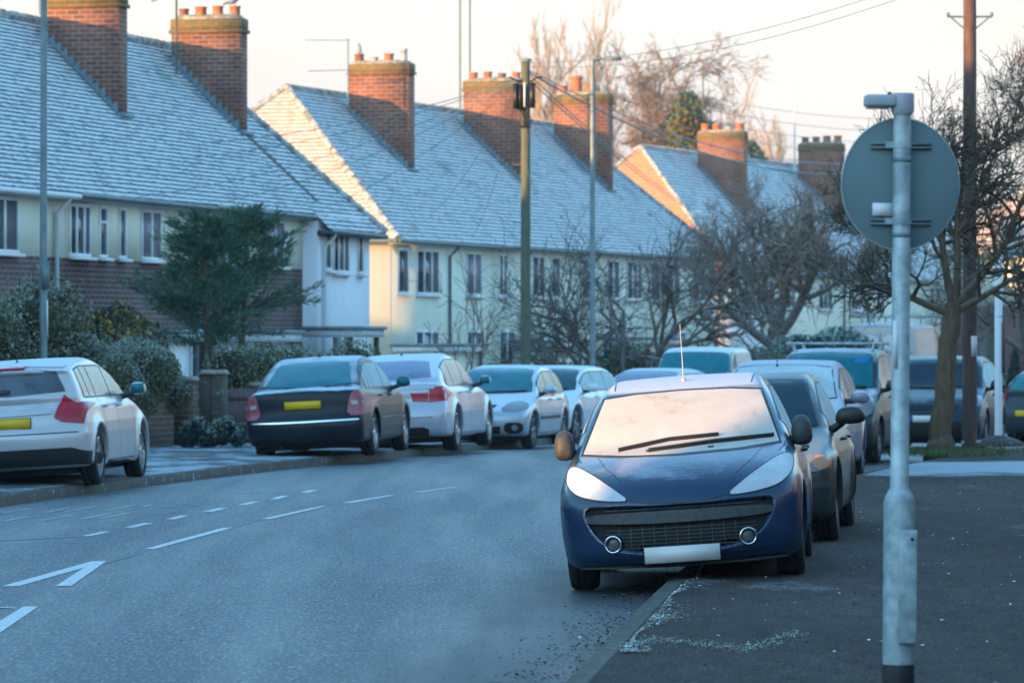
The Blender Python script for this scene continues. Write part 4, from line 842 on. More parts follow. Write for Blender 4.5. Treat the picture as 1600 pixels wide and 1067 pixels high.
OLD= [[(-5.33, 43.53), (-5.26, 43.53), (-4.98, 45.21), (-5.05, 45.21)], [(-4.96, 42.16), (-4.9, 42.16), (-4.79, 43.38), (-4.86, 43.38)], [(-4.8, 44.3), (-4.73, 44.3), (-4.6, 45.49), (-4.67, 45.49)], [(-4.61, 44.46), (-4.55, 44.46), (-4.38, 45.76), (-4.45, 45.76)], [(-4.27, 42.69), (-4.2, 42.69), (-4.04, 43.99), (-4.11, 43.99)], [(-4.08, 42.78), (-4.02, 42.78), (-3.85, 44.2), (-3.92, 44.2)], [(-3.81, 43.78), (-3.74, 43.78), (-3.4, 44.46), (-3.47, 44.46)], [(-3.55, 44.04), (-3.48, 44.04), (-3.42, 44.57), (-3.49, 44.57)], [(-4.01, 44.99), (-3.95, 44.99), (-3.93, 45.21), (-3.99, 45.21)], [(-4.22, 44.83), (-4.16, 44.83), (-3.99, 46.22), (-4.06, 46.22)], [(-3.92, 45.76), (-3.85, 45.76), (-3.81, 46.33), (-3.88, 46.33)], [(-3.77, 45.65), (-3.7, 45.65), (-3.48, 45.93), (-3.55, 45.93)], [(-3.45, 46.39), (-3.38, 46.39), (-3.33, 46.62), (-3.41, 46.62)], [(-4.37, 47.09), (-4.3, 47.09), (-4.17, 47.39), (-4.24, 47.39)], [(-4.63, 42.3), (-4.57, 42.3), (-4.37, 43.68), (-4.43, 43.68)], [(-3.28, 49.78), (-3.2, 49.78), (-2.46, 50.45), (-2.54, 50.45)], [(-5.04, 43.18), (-4.97, 43.18), (-4.78, 43.43), (-4.84, 43.43)], [(-5.3, 43.99), (-5.23, 43.99), (-5.0, 44.3), (-5.07, 44.3)]]
for k_, q in enumerate(MAIN): marking('road_marking', [q], M['line'], .008 + .0015 * (k_ % 2))
for q in DASH: marking('road_marking', [q], M['line'])
marking('worn_road_markings', OLD, M['line_old']); marking('worn_road_seams', FAINT, M['line_faint'], .0075)

# ---------------------------------------------------------------- terraces
def roof_face(mb, quad_fn, ncourse, rng, m, gauge=.22):
    """quad_fn(v) -> (left point, right point) at height fraction v; tiles laid course by course"""
    for c in range(ncourse):
        v0, v1 = c / ncourse, (c + 1.12) / ncourse; v1 = min(v1, 1)
        a, b = quad_fn(v0); a2, b2 = quad_fn(v1); a, b, a2, b2 = map(np.array, (a, b, a2, b2))
        wdt = np.linalg.norm(b - a)
        if wdt < .05: continue
        n = max(1, int(wdt / (gauge if wdt < 60 else .5))); t = np.linspace(0, 1, n + 1)
        nrm = np.cross(b - a, a2 - a + 1e-9); nrm /= np.linalg.norm(nrm) + 1e-9
        if nrm[2] < 0: nrm = -nrm
        dn = (a - a2); dn /= np.linalg.norm(dn) + 1e-9
        lift = .022 + rng.random(n) * .012; drop = (rng.random(n) - .5) * .02
        P0 = a + (b - a) * t[:-1, None]; P1 = a + (b - a) * t[1:, None]; Q0 = a2 + (b2 - a2) * t[:-1, None]; Q1 = a2 + (b2 - a2) * t[1:, None]
        L0 = P0 + nrm * lift[:, None] + dn * drop[:, None]; L1 = P1 + nrm * lift[:, None] + dn * drop[:, None]
        V = np.stack([L0, L1, Q1, Q0, P0 + dn * drop[:, None], P1 + dn * drop[:, None]], 1).reshape(-1, 3); i = np.arange(n)[:, None] * 6
        F = np.concatenate([i + np.array([[0, 1, 2, 3]]), i + np.array([[4, 5, 1, 0]])])
        off = np.linalg.norm(a - np.array(quad_fn(0)[0])) * .5
        u0 = t[:-1] * wdt + c * .11; u1 = t[1:] * wdt + c * .11
        uv = np.concatenate([np.stack([np.c_[u0, u0 * 0 + c], np.c_[u1, u0 * 0 + c], np.c_[u1, u0 * 0 + c + .999], np.c_[u0, u0 * 0 + c + .999]], 1), np.stack([np.c_[u0, u0 * 0 + c], np.c_[u1, u0 * 0 + c], np.c_[u1, u0 * 0 + c + .01], np.c_[u0, u0 * 0 + c + .01]], 1)])
        mb.add(V, F, m, uv)
def window(house, x0, x1, z0, z1, lights, y=0.0, glassm='wglass', frame='upvc', transom=None, label=None, side=None):
    """on the wall plane y (facing -y), lights = list of relative widths"""
    f = MB(); fr = .075; yo = y - .035
    def bb(a, b, c, d, e=.0): f.b2(a, b, yo - e, y + .02, c, d)
    bb(x0, x1, z0, z0 + fr); bb(x0, x1, z1 - fr, z1); bb(x0, x0 + fr, z0 + fr, z1 - fr); bb(x1 - fr, x1, z0 + fr, z1 - fr)
    tot = sum(lights); x = x0
    for q in lights[:-1]: x += (x1 - x0) * q / tot; bb(x - fr * .6, x + fr * .6, z0 + fr, z1 - fr, .006)
    if transom: bb(x0 + fr, x1 - fr, z0 + (z1 - z0) * transom - .03, z0 + (z1 - z0) * transom + .03, .003)
    o = f.build('window', [M[frame]], house)
    p = MB(); p.b2(x0 + fr * .5, x1 - fr * .5, yo + .022, yo + .03, z0 + fr * .5, z1 - fr * .5); p.build('pane', [M[glassm]], o)
    s = MB(); s.box(((x0 + x1) / 2, y - .075, z0 - .03), (x1 - x0 + .1, .16, .06)); s.build('sill', [M[frame]], o)
    return o
def chimney(house, x, y0, y1, wdt, zb, zt, bm, pots, slope, seed=0, cap='brickmoss', roofz=None):
    """stack from y0 (front) to y1 (back); slope function roofz(y) gives the roof height at y"""
    rng = random.Random(seed); g = MB(); zc = zt - .62
    g.b2(x - wdt / 2, x + wdt / 2, y0, y1, zb, zc + .2); ch = g.build('chimney', [M[bm]], house)
    g = MB(); g.b2(x - wdt / 2 - .02, x + wdt / 2 + .02, y0 - .02, y1 + .02, zc + .28, zt - .08); g.b2(x - wdt / 2 - .055, x + wdt / 2 + .055, y0 - .055, y1 + .055, zc + .2, zc + .28)
    g.build('chimney_band', [M[cap]], ch)
    g = MB(); g.box((x, (y0 + y1) / 2, zt - .02), (wdt + .02, y1 - y0 + .02, .12), 0, 0, (.55, .82)); g.build('chimney_cap', [M['cement']], ch)
    n = len(pots)
    for i, (h, r, mm) in enumerate(pots):
        if h <= 0: continue
        yy = y1 - (y1 - y0) * (i + .5) / n; p = MB(); p.lathe([(r * .98, 0), (r, h * .2), (r * .96, h * .8), (r * 1.1, h * .86), (r * 1.12, h), (r * .88, h), (r * .86, h * .6)], 18, (x, yy, zt + .0)); p.lathe([(0, h * .7), (r * .9, h * .7)], 18, (x, yy, zt), 1)
        p.build('chimney_pot', [M[mm], M['flat_black']], ch, smooth=True)
    # stepped lead flashing on both flanks
    fl = MB(); st = .15
    for sd in (-1, 1):
        yy = y0 - .0
        while yy < y1:
            z = roofz(yy); z2 = roofz(min(yy + st, y1)); xx = x + sd * (wdt / 2 + .006)
            V = [(xx, yy, z - .05), (xx, min(yy + st, y1), z2 - .05), (xx, min(yy + st, y1), z2 + .10), (xx, yy + st * .15, z2 + .17), (xx, yy, z + .07)]
            fl.add(V, [[0, 1, 2, 3], [0, 3, 4, 4]]); V2 = [(xx, yy, z + .03), (xx, min(yy + st, y1), z2 + .03), (xx + sd * .16, min(yy + st, y1), z2 + .035), (xx + sd * .16, yy, z + .035)]; fl.add(V2, [[0, 1, 2, 3]]); yy += st
    fl.box((x, y0 - .05, roofz(y0 - .05) + .05), (wdt + .25, .14, .10)); fl.build('flashing', [M['lead']], ch)
    return ch
def terrace(P0, ang, houses, b, eav, rid, hipL, hipR, base, gz, walls=('cream',), tilem='tile', hipm='tile3', ncourse=38, ov=.32, seed=1, cat='house', group=None, detail=True, tile_w=.25):
    """local frame: x along the row, y into the house, z up. houses: dict(t0,t1,label,wall,lower,split,windows,chimneys,...)"""
    rng = np.random.default_rng(seed); Ltot = houses[-1]['t1']; st = houses[0]['t0']; objs = []
    ze = eav - .06
    def roofz(y): yy = min(max(y, -ov), 2 * b + ov); return ze + (rid - ze) * (1 - abs(yy - b) / (b + ov))
    for hi, h in enumerate(houses):
        t0, t1 = h['t0'], h['t1']; jog = h.get('jog', 0)
        H_ = thing('house', h['label'], 'house', (P0[0], P0[1], gz), R(90 - ang), group=group); objs.append(H_); H_.rotation_euler = (0, 0, R(90 - ang)); base0 = 0
        first, last = hi == 0, hi == len(houses) - 1
        wm = h.get('wall', 'cream'); lm = h.get('lower'); sp_ = h.get('split', 0)
        zl = sp_ - gz if lm else -.3
        E = eav - gz
        w = MB(); y0 = -jog
        w.b2(t0, t1, y0, 2 * b, zl if lm else -.3, E)
        if (last and hipR == 0) or (first and hipL == 0):
            tx = t1 if (last and hipR == 0) else t0
            for e in (tx - .12, tx): pass
            V = [(tx, 0, E), (tx, 2 * b, E), (tx, b, rid - gz - .05)]; s_ = -.2 if tx == t1 else .2; V2 = [(tx + s_, a_[1], a_[2]) for a_ in V]; w.add(V + V2, [[0, 1, 2, 2], [3, 4, 5, 5], [0, 2, 5, 3], [1, 2, 5, 4]])
        wo = w.build('wall', [M[wm]], H_)
        if lm: w = MB(); w.b2(t0, t1, y0 - .0 + .012, 2 * b - .012, -.3, zl); w.build('lower_wall', [M[lm]], H_)
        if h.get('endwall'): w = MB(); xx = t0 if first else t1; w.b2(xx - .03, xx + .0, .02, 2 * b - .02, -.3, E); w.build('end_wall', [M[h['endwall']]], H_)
        # roof
        rb = MB(); zb_, zr_ = ze - gz, rid - gz; sj = jog * (zr_ - zb_) / (b + ov)
        def lim(v):
            a = (st - ov + (hipL + ov) * v) if hipL > 0 else st - (.1 if hipL == 0 else 0); c = (Ltot + ov - (hipR + ov) * v) if hipR > 0 else Ltot + .1
            lo = max(a, t0) if not first else a; hi_ = min(c, t1) if not last else c; return lo, max(lo, hi_)
        def front(v): a, c = lim(v); y = -ov - jog + (b + ov + jog) * v; z = zb_ - sj + (zr_ - zb_ + sj) * v; return (a, y, z), (c, y, z)
        def back(v): a, c = lim(v); y = 2 * b + ov - (b + ov) * v; z = zb_ + (zr_ - zb_) * v; return (a, y, z), (c, y, z)
        roof_face(rb, front, ncourse, rng, 0, tile_w); roof_face(rb, back, ncourse if detail else 8, rng, 0, .8)
        if first and hipL > 0:
            roof_face(rb, lambda v: ((st - ov + (hipL + ov) * v, -ov + (b + ov) * v, zb_ + (zr_ - zb_) * v), (st - ov + (hipL + ov) * v, 2 * b + ov - (b + ov) * v, zb_ + (zr_ - zb_) * v)), ncourse, rng, 1, tile_w)
        if last and hipR > 0:
            roof_face(rb, lambda v: ((Ltot + ov - (hipR + ov) * v, -ov + (b + ov) * v, zb_ + (zr_ - zb_) * v), (Ltot + ov - (hipR + ov) * v, 2 * b + ov - (b + ov) * v, zb_ + (zr_ - zb_) * v)), ncourse, rng, 0, tile_w)
        ro = rb.build('roof', [M[tilem], M[hipm]], H_)
        def hiptiles(A, Bq, name):
            A, Bq = np.array(A), np.array(Bq); Lh = np.linalg.norm(Bq - A); n = max(2, int(Lh / .38)); hb = MB(); d = (Bq - A) / n
            for i in range(n):
                p = A + d * i; q = A + d * (i + 1.06); hb.tube([p + (0, 0, .015), q + (0, 0, .0)], [.125, .105], 8)
            return hb.build(name, [M['hip']], ro, auto=40)
        if first and hipL > 0: hiptiles((st - ov, -ov, zb_ + .02), (st + hipL, b, zr_ + .02), 'hip_tiles'); hiptiles((st - ov, 2 * b + ov, zb_ + .02), (st + hipL, b, zr_ + .02), 'hip_tiles')
        if last and hipR > 0: hiptiles((Ltot + ov, -ov - jog, zb_ - sj + .02), (Ltot - hipR, b, zr_ + .02), 'hip_tiles'); hiptiles((Ltot + ov, 2 * b + ov, zb_ + .02), (Ltot - hipR, b, zr_ + .02), 'hip_tiles')
        ra = max(t0, st + hipL); rc = min(t1, Ltot - hipR)
        if rc > ra + .3: hiptiles((ra, b, zr_ + .0), (rc, b, zr_ + .0), 'ridge_tiles')
        # eaves: soffit board, gutter
        y0e = -ov - jog; zb_ -= sj; sf = MB(); sf.b2(t0 - (ov if first else 0), t1 + (ov if last else 0), y0e + .04, y0 + .0, zb_ - .13, zb_ - .02)
        if first and hipL > 0: sf.b2(t0 - ov + .04, t0 - .003, y0e + .04, 2 * b, zb_ - .13, zb_ - .021)
        if last: sf.b2(t1 + .003, t1 + ov - .04, y0e + .04, 2 * b, zb_ - .13, zb_ - .021)
        sf.build('fascia', [M[h.get('fascia', 'fascia')]], H_)
        gt = MB(); gs = [(t0 - (ov if first else 0), y0e - .02, zb_ - .04), ((t0 + t1) / 2, y0e - .02, zb_ - .055), (t1 + (ov if last else 0), y0e - .02, zb_ - .07)]; gt.tube(gs, .065, 8)
        if first and hipL > 0: gt.tube([(t0 - ov - .02, y0e, zb_ - .04), (t0 - ov - .02, 2 * b, zb_ - .05)], .065, 8)
        gt.build('gutter', [M[h.get('gutter', 'gutter_b')]], H_, smooth=True)
        for (dx, mm) in h.get('pipes', []):
            p = MB(); yb = y0 - .06; p.tube([(dx, y0e - .01, zb_ - .08), (dx, y0e - .0, zb_ - .16), (dx - .02, yb, zb_ - .42), (dx - .02, yb, -.2)], .045, 8); p.build('downpipe', [M[mm]], H_, smooth=True)
        for wd in h.get('windows', []): window(H_, wd[0], wd[1], wd[2] - gz, wd[3] - gz, wd[4], y0, *(wd[6:] if len(wd) > 6 else ()))
        for c in h.get('chimneys', []):
            fz = lambda y: roofz(y) - gz
            fo = c.get('fo', .45); chimney(H_, c['x'], b - fo - c['D'], b - fo, .58, fz(b - fo - c['D']) - .6, c['top'] - gz, c.get('m', 'brick'), c['pots'], None, hi, c.get('cap', 'brickmoss'), fz)
            if c.get('streak'):
                s = MB(); ya = b - fo - c['D'] - .1; 
                s.add([(c['x'] - .15, ya, fz(ya) + .035), (c['x'] + .25, ya, fz(ya) + .035), (c['x'] + .75, ya - c['streak'], fz(ya - c['streak']) + .035), (c['x'] + .45, ya - c['streak'], fz(ya - c['streak']) + .035)], [[0, 1, 2, 3]]); s.build('bare_tiles', [M['tile_bare']], ro)
    return objs
P4 = [(.20, .12, 'pot_d'), (.24, .14, 'pot'), (.25, .13, 'pot'), (.24, .13, 'pot')]
N1, N2 = .2, .6
T1 = terrace((-10.1, 86), 15, [
    dict(t0=-9, t1=3.5, label='cream house with a white gutter, nearest the left edge behind the tall hedge', wall='cream', lower='brickwall', split=3.42, gutter='gutter_w', pipes=[(2.95, 'gutter_w')],
         windows=[(-6.2, -4.6, 3.45, 4.58, [1, 1, 1]), (-1.35, .9, 3.45, 4.58, [1, 1, 1]), (-1.35, .9, .75, 2.0, [1, 1, 1]), (1.5, 2.5, .75, 2.0, [1, 1])],
         chimneys=[dict(x=-3.6, D=1.75, top=9.9, pots=P4)]),
    dict(t0=3.5, t1=12.1, label='cream and brick house behind the lamp post and the yellow flowering bush', wall='cream', lower='brickwall', split=3.42, pipes=[(11.6, 'gutter_b')],
         windows=[(3.75, 5.0, 3.45, 4.56, [1, 1.1, 1], 0, 'wglass', 'upvc', None), (5.5, 6.0, 3.45, 4.56, [1], 0, 'wglass', 'upvc', .68), (6.7, 7.15, 3.45, 4.56, [1]), (8.1, 9.4, 3.45, 4.56, [1, 1], 0, 'curtain'), (4.3, 6.2, .75, 1.95, [1, 1, 1]), (8.1, 9.6, .75, 1.95, [1, 1])],
         chimneys=[dict(x=11.62, D=1.75, top=9.6, pots=P4)]),
    dict(t0=12.1, t1=19.55, label='cream and brick house behind the dark conifer tree', wall='cream', lower='brickwall', split=3.42, pipes=[(12.9, 'gutter_b')],
         windows=[(13.2, 14.3, 3.45, 4.56, [1, 1]), (14.9, 15.5, 3.45, 4.56, [1]), (16.6, 18.1, 3.45, 4.56, [1, 1], 0, 'curtain'), (13.3, 15, .75, 1.95, [1, 1]), (16.6, 18.2, .75, 1.95, [1, 1])]),
    dict(t0=19.55, t1=23.9, jog=.36, label='white painted house at the right end of the nearest terrace', wall='white_r', fascia='gutter_b',
         pipes=[(19.95, 'gutter_w')], windows=[(20.15, 20.65, 3.4, 4.5, [1]), (20.8, 22.1, 3.35, 4.5, [1, 1, 1]), (22.85, 23.3, 3.35, 4.5, [1]), (20.6, 22.4, .75, 1.95, [1, 1])],
         chimneys=[dict(x=20.13, D=1.75, top=9.6, pots=P4, streak=1.6)])],
    3.9, 4.8, 8.95, 0, 2.8, 86, -.24, ncourse=42, seed=1, group='houses of the nearest frosted terrace')
# the open rooflight on the nearest roof
hs = T1[0]
def rooflight(h_, x0, x1, v0, v1, b, ov, ze, zr, gz):
    f = lambda v: (-ov + (b + ov) * v, ze - gz + (zr - ze) * v + .07)
    g = MB()
    for (a, c, e, d) in ((x0, x0 + .07, v0, v1), (x1 - .07, x1, v0, v1)):
        y0, z0 = f(e); y1, z1 = f(d); g.tube([((a + c) / 2, y0, z0), ((a + c) / 2, y1, z1)], .05, 4)
    for v in (v0, v1): y, z = f(v); g.tube([(x0, y, z), (x1, y, z)], .05, 4)
    o = g.build('roof_window', [M['gutter_b']], h_); g = MB(); y0, z0 = f(v0); y1, z1 = f(v1); g.add([(x0, y0, z0), (x1, y0, z0), (x1, y1, z1), (x0, y1, z1)], [[0, 1, 2, 3]]); g.build('pane', [M['teal_d']], o)
rooflight(hs, -.3, 1.1, .50, .72, 3.9, .32, 4.74, 8.95, -.24)
D4 = [(.22, .13, 'pot'), (.24, .14, 'pot'), (.0, .1, 'pot'), (.24, .14, 'pot_d')]
T2 = terrace((-3.64, 131.7), 19.3, [
    dict(t0=0, t1=9.0, label='pale house at the left end of the middle terrace, its gable side coloured sunlit buff', wall='cream2', endwall='cream_end', pipes=[(5.0, 'gutter_b')],
         windows=[(.5, 1.4, 3.1, 4.5, [1]), (2.1, 4.1, 3.1, 4.5, [1, 1, 1]), (6.6, 8.05, 3.1, 4.5, [1, 1], 0, 'curtain'), (2.0, 4.1, .6, 2.0, [1, 1, 1]), (6.6, 8.1, .6, 2.0, [1, 1])],
         chimneys=[dict(x=7.8, fo=.65, D=2.05, top=10.65, pots=[(.26, .15, 'pot_d'), (.16, .13, 'lampgrey'), (.26, .15, 'pot'), (.40, .11, 'lampgrey')], m='brick2')]),
    dict(t0=9.0, t1=17.6, label='pale house behind the wooden telegraph pole', wall='cream2', pipes=[(12.05, 'gutter_b')],
         windows=[(9.7, 10.5, 3.1, 4.5, [1, 1]), (13.0, 14.3, 3.1, 4.5, [1, 1]), (15.0, 15.9, 3.1, 4.5, [1]), (9.7, 11.3, .6, 2.0, [1, 1]), (13.6, 15.6, .6, 2.0, [1, 1, 1])]),
    dict(t0=17.6, t1=25.5, label='pale house behind the street lamp with the small red band', wall='cream2', pipes=[(19.3, 'gutter_b')],
         windows=[(18.2, 19.0, 3.1, 4.5, [1]), (21.0, 22.4, 3.1, 4.5, [1, 1]), (23.3, 25.0, 3.1, 4.5, [1, 1, 1]), (20.4, 22.4, .6, 2.0, [1, 1, 1])],
         chimneys=[dict(x=18.65, fo=.65, D=2.1, top=10.7, pots=[(.24, .15, 'pot'), (.26, .15, 'pot'), (.2, .14, 'pot_d'), (.22, .14, 'pot')], m='brick2')]),
    dict(t0=25.5, t1=34.2, label='pale house at the right end of the middle terrace, behind the bare tree', wall='cream2', pipes=[(27.4, 'gutter_b')],
         windows=[(26.0, 27.0, 3.1, 4.5, [1]), (28.0, 29.6, 3.1, 4.5, [1, 1]), (31.2, 32.9, 3.1, 4.5, [1, 1]), (28.4, 30.4, .6, 2.0, [1, 1])],
         chimneys=[dict(x=28.35, fo=.65, D=2.1, top=10.75, pots=[(.28, .17, 'pot'), (.60, .2, 'pot'), (.28, .17, 'pot'), (0, 0, 'pot')], m='brick2')])],
    5.0, 4.8, 9.65, 3.8, 3.6, 86, -.24, tilem='tile2', ncourse=40, seed=2, group='houses of the middle frosted terrace')
T3 = terrace((9.65, 196), 21, [
    dict(t0=-.3, t1=5.4, label='white house end with a tiled hip coloured sunlit orange, left of the bushy bare tree', wall='white_r', endwall='pinkish',
         windows=[(.8, 1.6, 3.1, 4.4, [1]), (2.6, 4.3, 3.1, 4.4, [1, 1, 1])]),
    dict(t0=5.4, t1=19, label='cream house behind the round frosted bush', wall='cream', pipes=[(18.4, 'gutter_b')],
         windows=[(6.2, 7.2, 3.1, 4.4, [1]), (9, 10.4, 3.1, 4.4, [1, 1]), (14.2, 16.4, 3.1, 4.4, [1, 1, 1]), (10, 12.4, .6, 2.0, [1, 1, 1])],
         chimneys=[dict(x=10.25, fo=.7, D=2.3, top=11.6, pots=[(.34, .2, 'pot'), (.3, .2, 'pot'), (0, 0, 'pot'), (.34, .2, 'pot')], m='brick2')]),
    dict(t0=19, t1=33, label='cream house behind the big white van', wall='cream', pipes=[(22.5, 'gutter_b')],
         windows=[(19.6, 21.4, 3.1, 4.4, [1, 1, 1]), (24, 25.6, 3.1, 4.4, [1, 1]), (28, 30, 3.1, 4.4, [1, 1])],
         chimneys=[dict(x=26.35, fo=.7, D=2.3, top=11.7, pots=[(.3, .18, 'pot_d'), (.3, .18, 'pot_d'), (.34, .2, 'pot'), (.34, .2, 'pot')], m='brick2')]),
    dict(t0=33, t1=56, label='cream house at the far right end, behind the sign pole', wall='cream', windows=[(34, 36, 3.1, 4.4, [1, 1]), (40, 42, 3.1, 4.4, [1, 1]), (46, 48, 3.1, 4.4, [1, 1])])],
    5.4, 4.8, 10.6, 4.0, 4.0, 86, -.24, tilem='tile2', hipm='tile4', ncourse=36, seed=3, tile_w=.4, group='houses of the far terrace')
# house with a brick bay at the right, beyond the bus stop
RH = terrace((19.2, 150), 60, [dict(t0=0, t1=12, label='pale house with dark brick lower wall at the right edge beyond the bus stop pole', wall='cream2', lower='brickwall', split=2.9, windows=[(1.2, 2.8, 3.3, 4.4, [1, 1]), (1.0, 3.0, .9, 2.1, [1, 1, 1]), (6, 8, 3.3, 4.4, [1, 1])],
     chimneys=[dict(x=2.2, D=1.8, top=9.1, pots=P4, m='brick2')])], 3.8, 4.8, 8.2, 3.4, 3.4, 86, -.2, tilem='tile3', hipm='tile3', ncourse=24, seed=5, tile_w=.4)
# unseen terraces added to shade the street, frame one sunbeam and dim reflections
def plain(t0, t1, lab): return dict(t0=t0, t1=t1, label=lab, wall='cream', lower='brickwall', split=3.4, windows=[(t0 + 1, t0 + 2.6, 3.4, 4.5, [1, 1]), (t1 - 2.8, t1 - 1.2, 3.4, 4.5, [1, 1])])
terrace((-15.0, 20.2), 3.0, [plain(0, 53, 'unseen cream terrace left of the picture, added to shade the street and edge the sunbeam')], 3.9, 4.8, 8.95, 0, 0, 86, 0, ncourse=12, seed=6, detail=False, tile_w=2, group='unseen terraces added for shade and reflections')
terrace((-17.6, -42), 3.0, [plain(0, 50.9, 'unseen cream terrace behind the camera on the left, added to edge the sunbeam')], 3.9, 4.8, 8.95, 0, 0, 86, 0, ncourse=12, seed=7, detail=False, tile_w=2, group='unseen terraces added for shade and reflections')
terrace((-64.0, 15), 3.0, [plain(0, 130, 'unseen cream terrace far to the left, added to shade the lower walls')], 3.9, 5.4, 9.9, 0, 0, 86, 0, ncourse=12, seed=8, detail=False, tile_w=2, group='unseen terraces added for shade and reflections')
terrace((14.5, 62), 188, [plain(0, 66, 'unseen cream terrace right of the picture, added to darken car reflections')], 3.9, 4.8, 8.95, 3, 3, 86, 0, ncourse=12, seed=9, detail=False, tile_w=2, group='unseen terraces added for shade and reflections')
terrace((42, -62), 270, [plain(0, 84, 'unseen cream terrace behind the camera, added to block the low sky glow')], 3.9, 4.8, 8.95, 3, 3, 86, 0, ncourse=12, seed=10, detail=False, tile_w=2, group='unseen terraces added for shade and reflections')
gar = thing('beam_block', 'low brick garage left of the picture, unseen, added to cut the foot of the sunbeam', 'beam_block', (-19.3, 13.4, 0), R(-3))  # unseen block in the gap, added to cut the sunbeam's lower edge
g = MB(); g.b2(-2.0, 2.0, -4.6, 6.2, 0, 2.75); g.build('wall', [M['brickwall']], gar); g = MB(); g.b2(-2.15, 2.15, -4.7, 6.3, 2.75, 2.95); g.build('roof', [M['lead']], gar)
g = MB(); g.b2(2.0, 2.03, -3, 0, .02, 2.1); g.build('beam_block_door', [M['fascia']], gar)

# door canopies and low additions along the house fronts
def canopy(x, y, rz, wdt, dep, z, label, post=True, wallm=None):
    t = thing('porch_canopy', label, 'porch', (x, y, -.24), R(rz), group='flat roofed porches')
    g = MB(); g.b2(-wdt / 2, wdt / 2, -dep / 2, dep / 2, z - .04, z + .04); g.build('roof_slab', [M['lead']], t)
    g = MB(); g.b2(-wdt / 2 + .06, wdt / 2 - .06, -dep / 2 + .06, dep / 2 - .06, z - .22, z - .04); g.build('fascia', [M['fascia']], t)
    if post:
        for sx_ in (-1, 1): g = MB(); g.tube([(sx_ * (wdt / 2 - .25), -dep / 2 + .2, 0), (sx_ * (wdt / 2 - .25), -dep / 2 + .2, z - .2)], .07, 8); g.build('post', [M['gutter_b']], t, smooth=True)
    if wallm: g = MB(); g.b2(-wdt / 2 + .15, wdt / 2 - .15, -dep / 2 + .3, dep / 2 - .1, 0, z - .22); g.build('wall', [M[wallm]], t)
    return t
canopy(-4.0, 103.2, 75, 2.6, 1.4, 2.25, 'snow dusted flat porch roof beside the white painted house')
canopy(-7.4, 91.0, 75, 2.4, 1.4, 2.15, 'flat porch roof half hidden behind the dark conifer', wallm='white_r')
canopy(-5.7, 97.5, 75, 2.6, 1.4, 2.15, 'flat porch roof under the brick wall, above the trimmed hedge', wallm='white_r')
canopy(-2.2, 133.5, 70.7, 4.5, 1.6, 1.8, 'long flat porch roof left of the black downpipe', wallm='cream2')
canopy(1.2, 143.0, 70.7, 3.5, 1.6, 1.9, 'flat porch roof behind the wooden telegraph pole', wallm='cream2')
canopy(4.7, 153.0, 70.7, 4.0, 1.6, 2.0, 'flat porch roof behind the bare branching tree', wallm='cream2')
# ---------------------------------------------------------------- vegetation
M['bark_h'] = bark('hawthorn_bark', (.07, .05, .032), (.17, .12, .08), 16, .2); M['twig_h'] = bark('hawthorn_twig', (.05, .042, .025), (.12, .10, .06), 16, .3)
M['bark_d'] = bark('dark_bark', (.06, .055, .05), (.13, .115, .10), 16, .3); M['twig_d'] = bark('dark_twig', (.11, .085, .07), (.20, .16, .13), 16, .3)
M['twig_p'] = bark('purple_brown_twig', (.20, .135, .10), (.34, .24, .18), 16, .3); M['twig_b'] = bark('birch_twig', (.19, .15, .13), (.30, .24, .20), 12, .1); M['twig_c'] = bark('pale_far_twig', (.30, .22, .15), (.46, .36, .27), 12, .1)
def leafm(name, a, b, rough=.7, scale=1.7):
    m = mat(name, a, rough, 0, .25); t = NT(m); n = t.noise(scale, 4, .7); n2 = t.noise(40, 2, .6)
    t.color(t.mix(t.rng(n2, .3, .7, 0, .7), t.ramp(n, [(.3, a), (.7, b)]), tuple(c * .45 for c in a)))
    t.b.inputs['Subsurface Weight'].default_value = 0; return m
M['lf_hedge'] = leafm('hedge_leaf', (.075, .10, .04), (.17, .17, .075)); M['lf_frost'] = leafm('frosted_leaf', (.20, .24, .19), (.40, .44, .40)); M['lf_dark'] = leafm('dark_evergreen_leaf', (.015, .05, .05), (.035, .085, .07))
M['lf_con'] = leafm('conifer_leaf', (.04, .11, .07), (.09, .18, .11)); M['lf_bush'] = leafm('frosty_bush_leaf', (.10, .20, .19), (.24, .34, .32)); M['lf_yel'] = leafm('yellow_flower', (.34, .24, .04), (.45, .34, .07)); M['lf_olive'] = leafm('olive_leaf', (.10, .09, .03), (.18, .15, .05))
M['lf_brown'] = leafm('bronze_leaf', (.12, .085, .05), (.22, .16, .08)); M['core'] = mat('shrub_shade', (.012, .016, .01), .95)
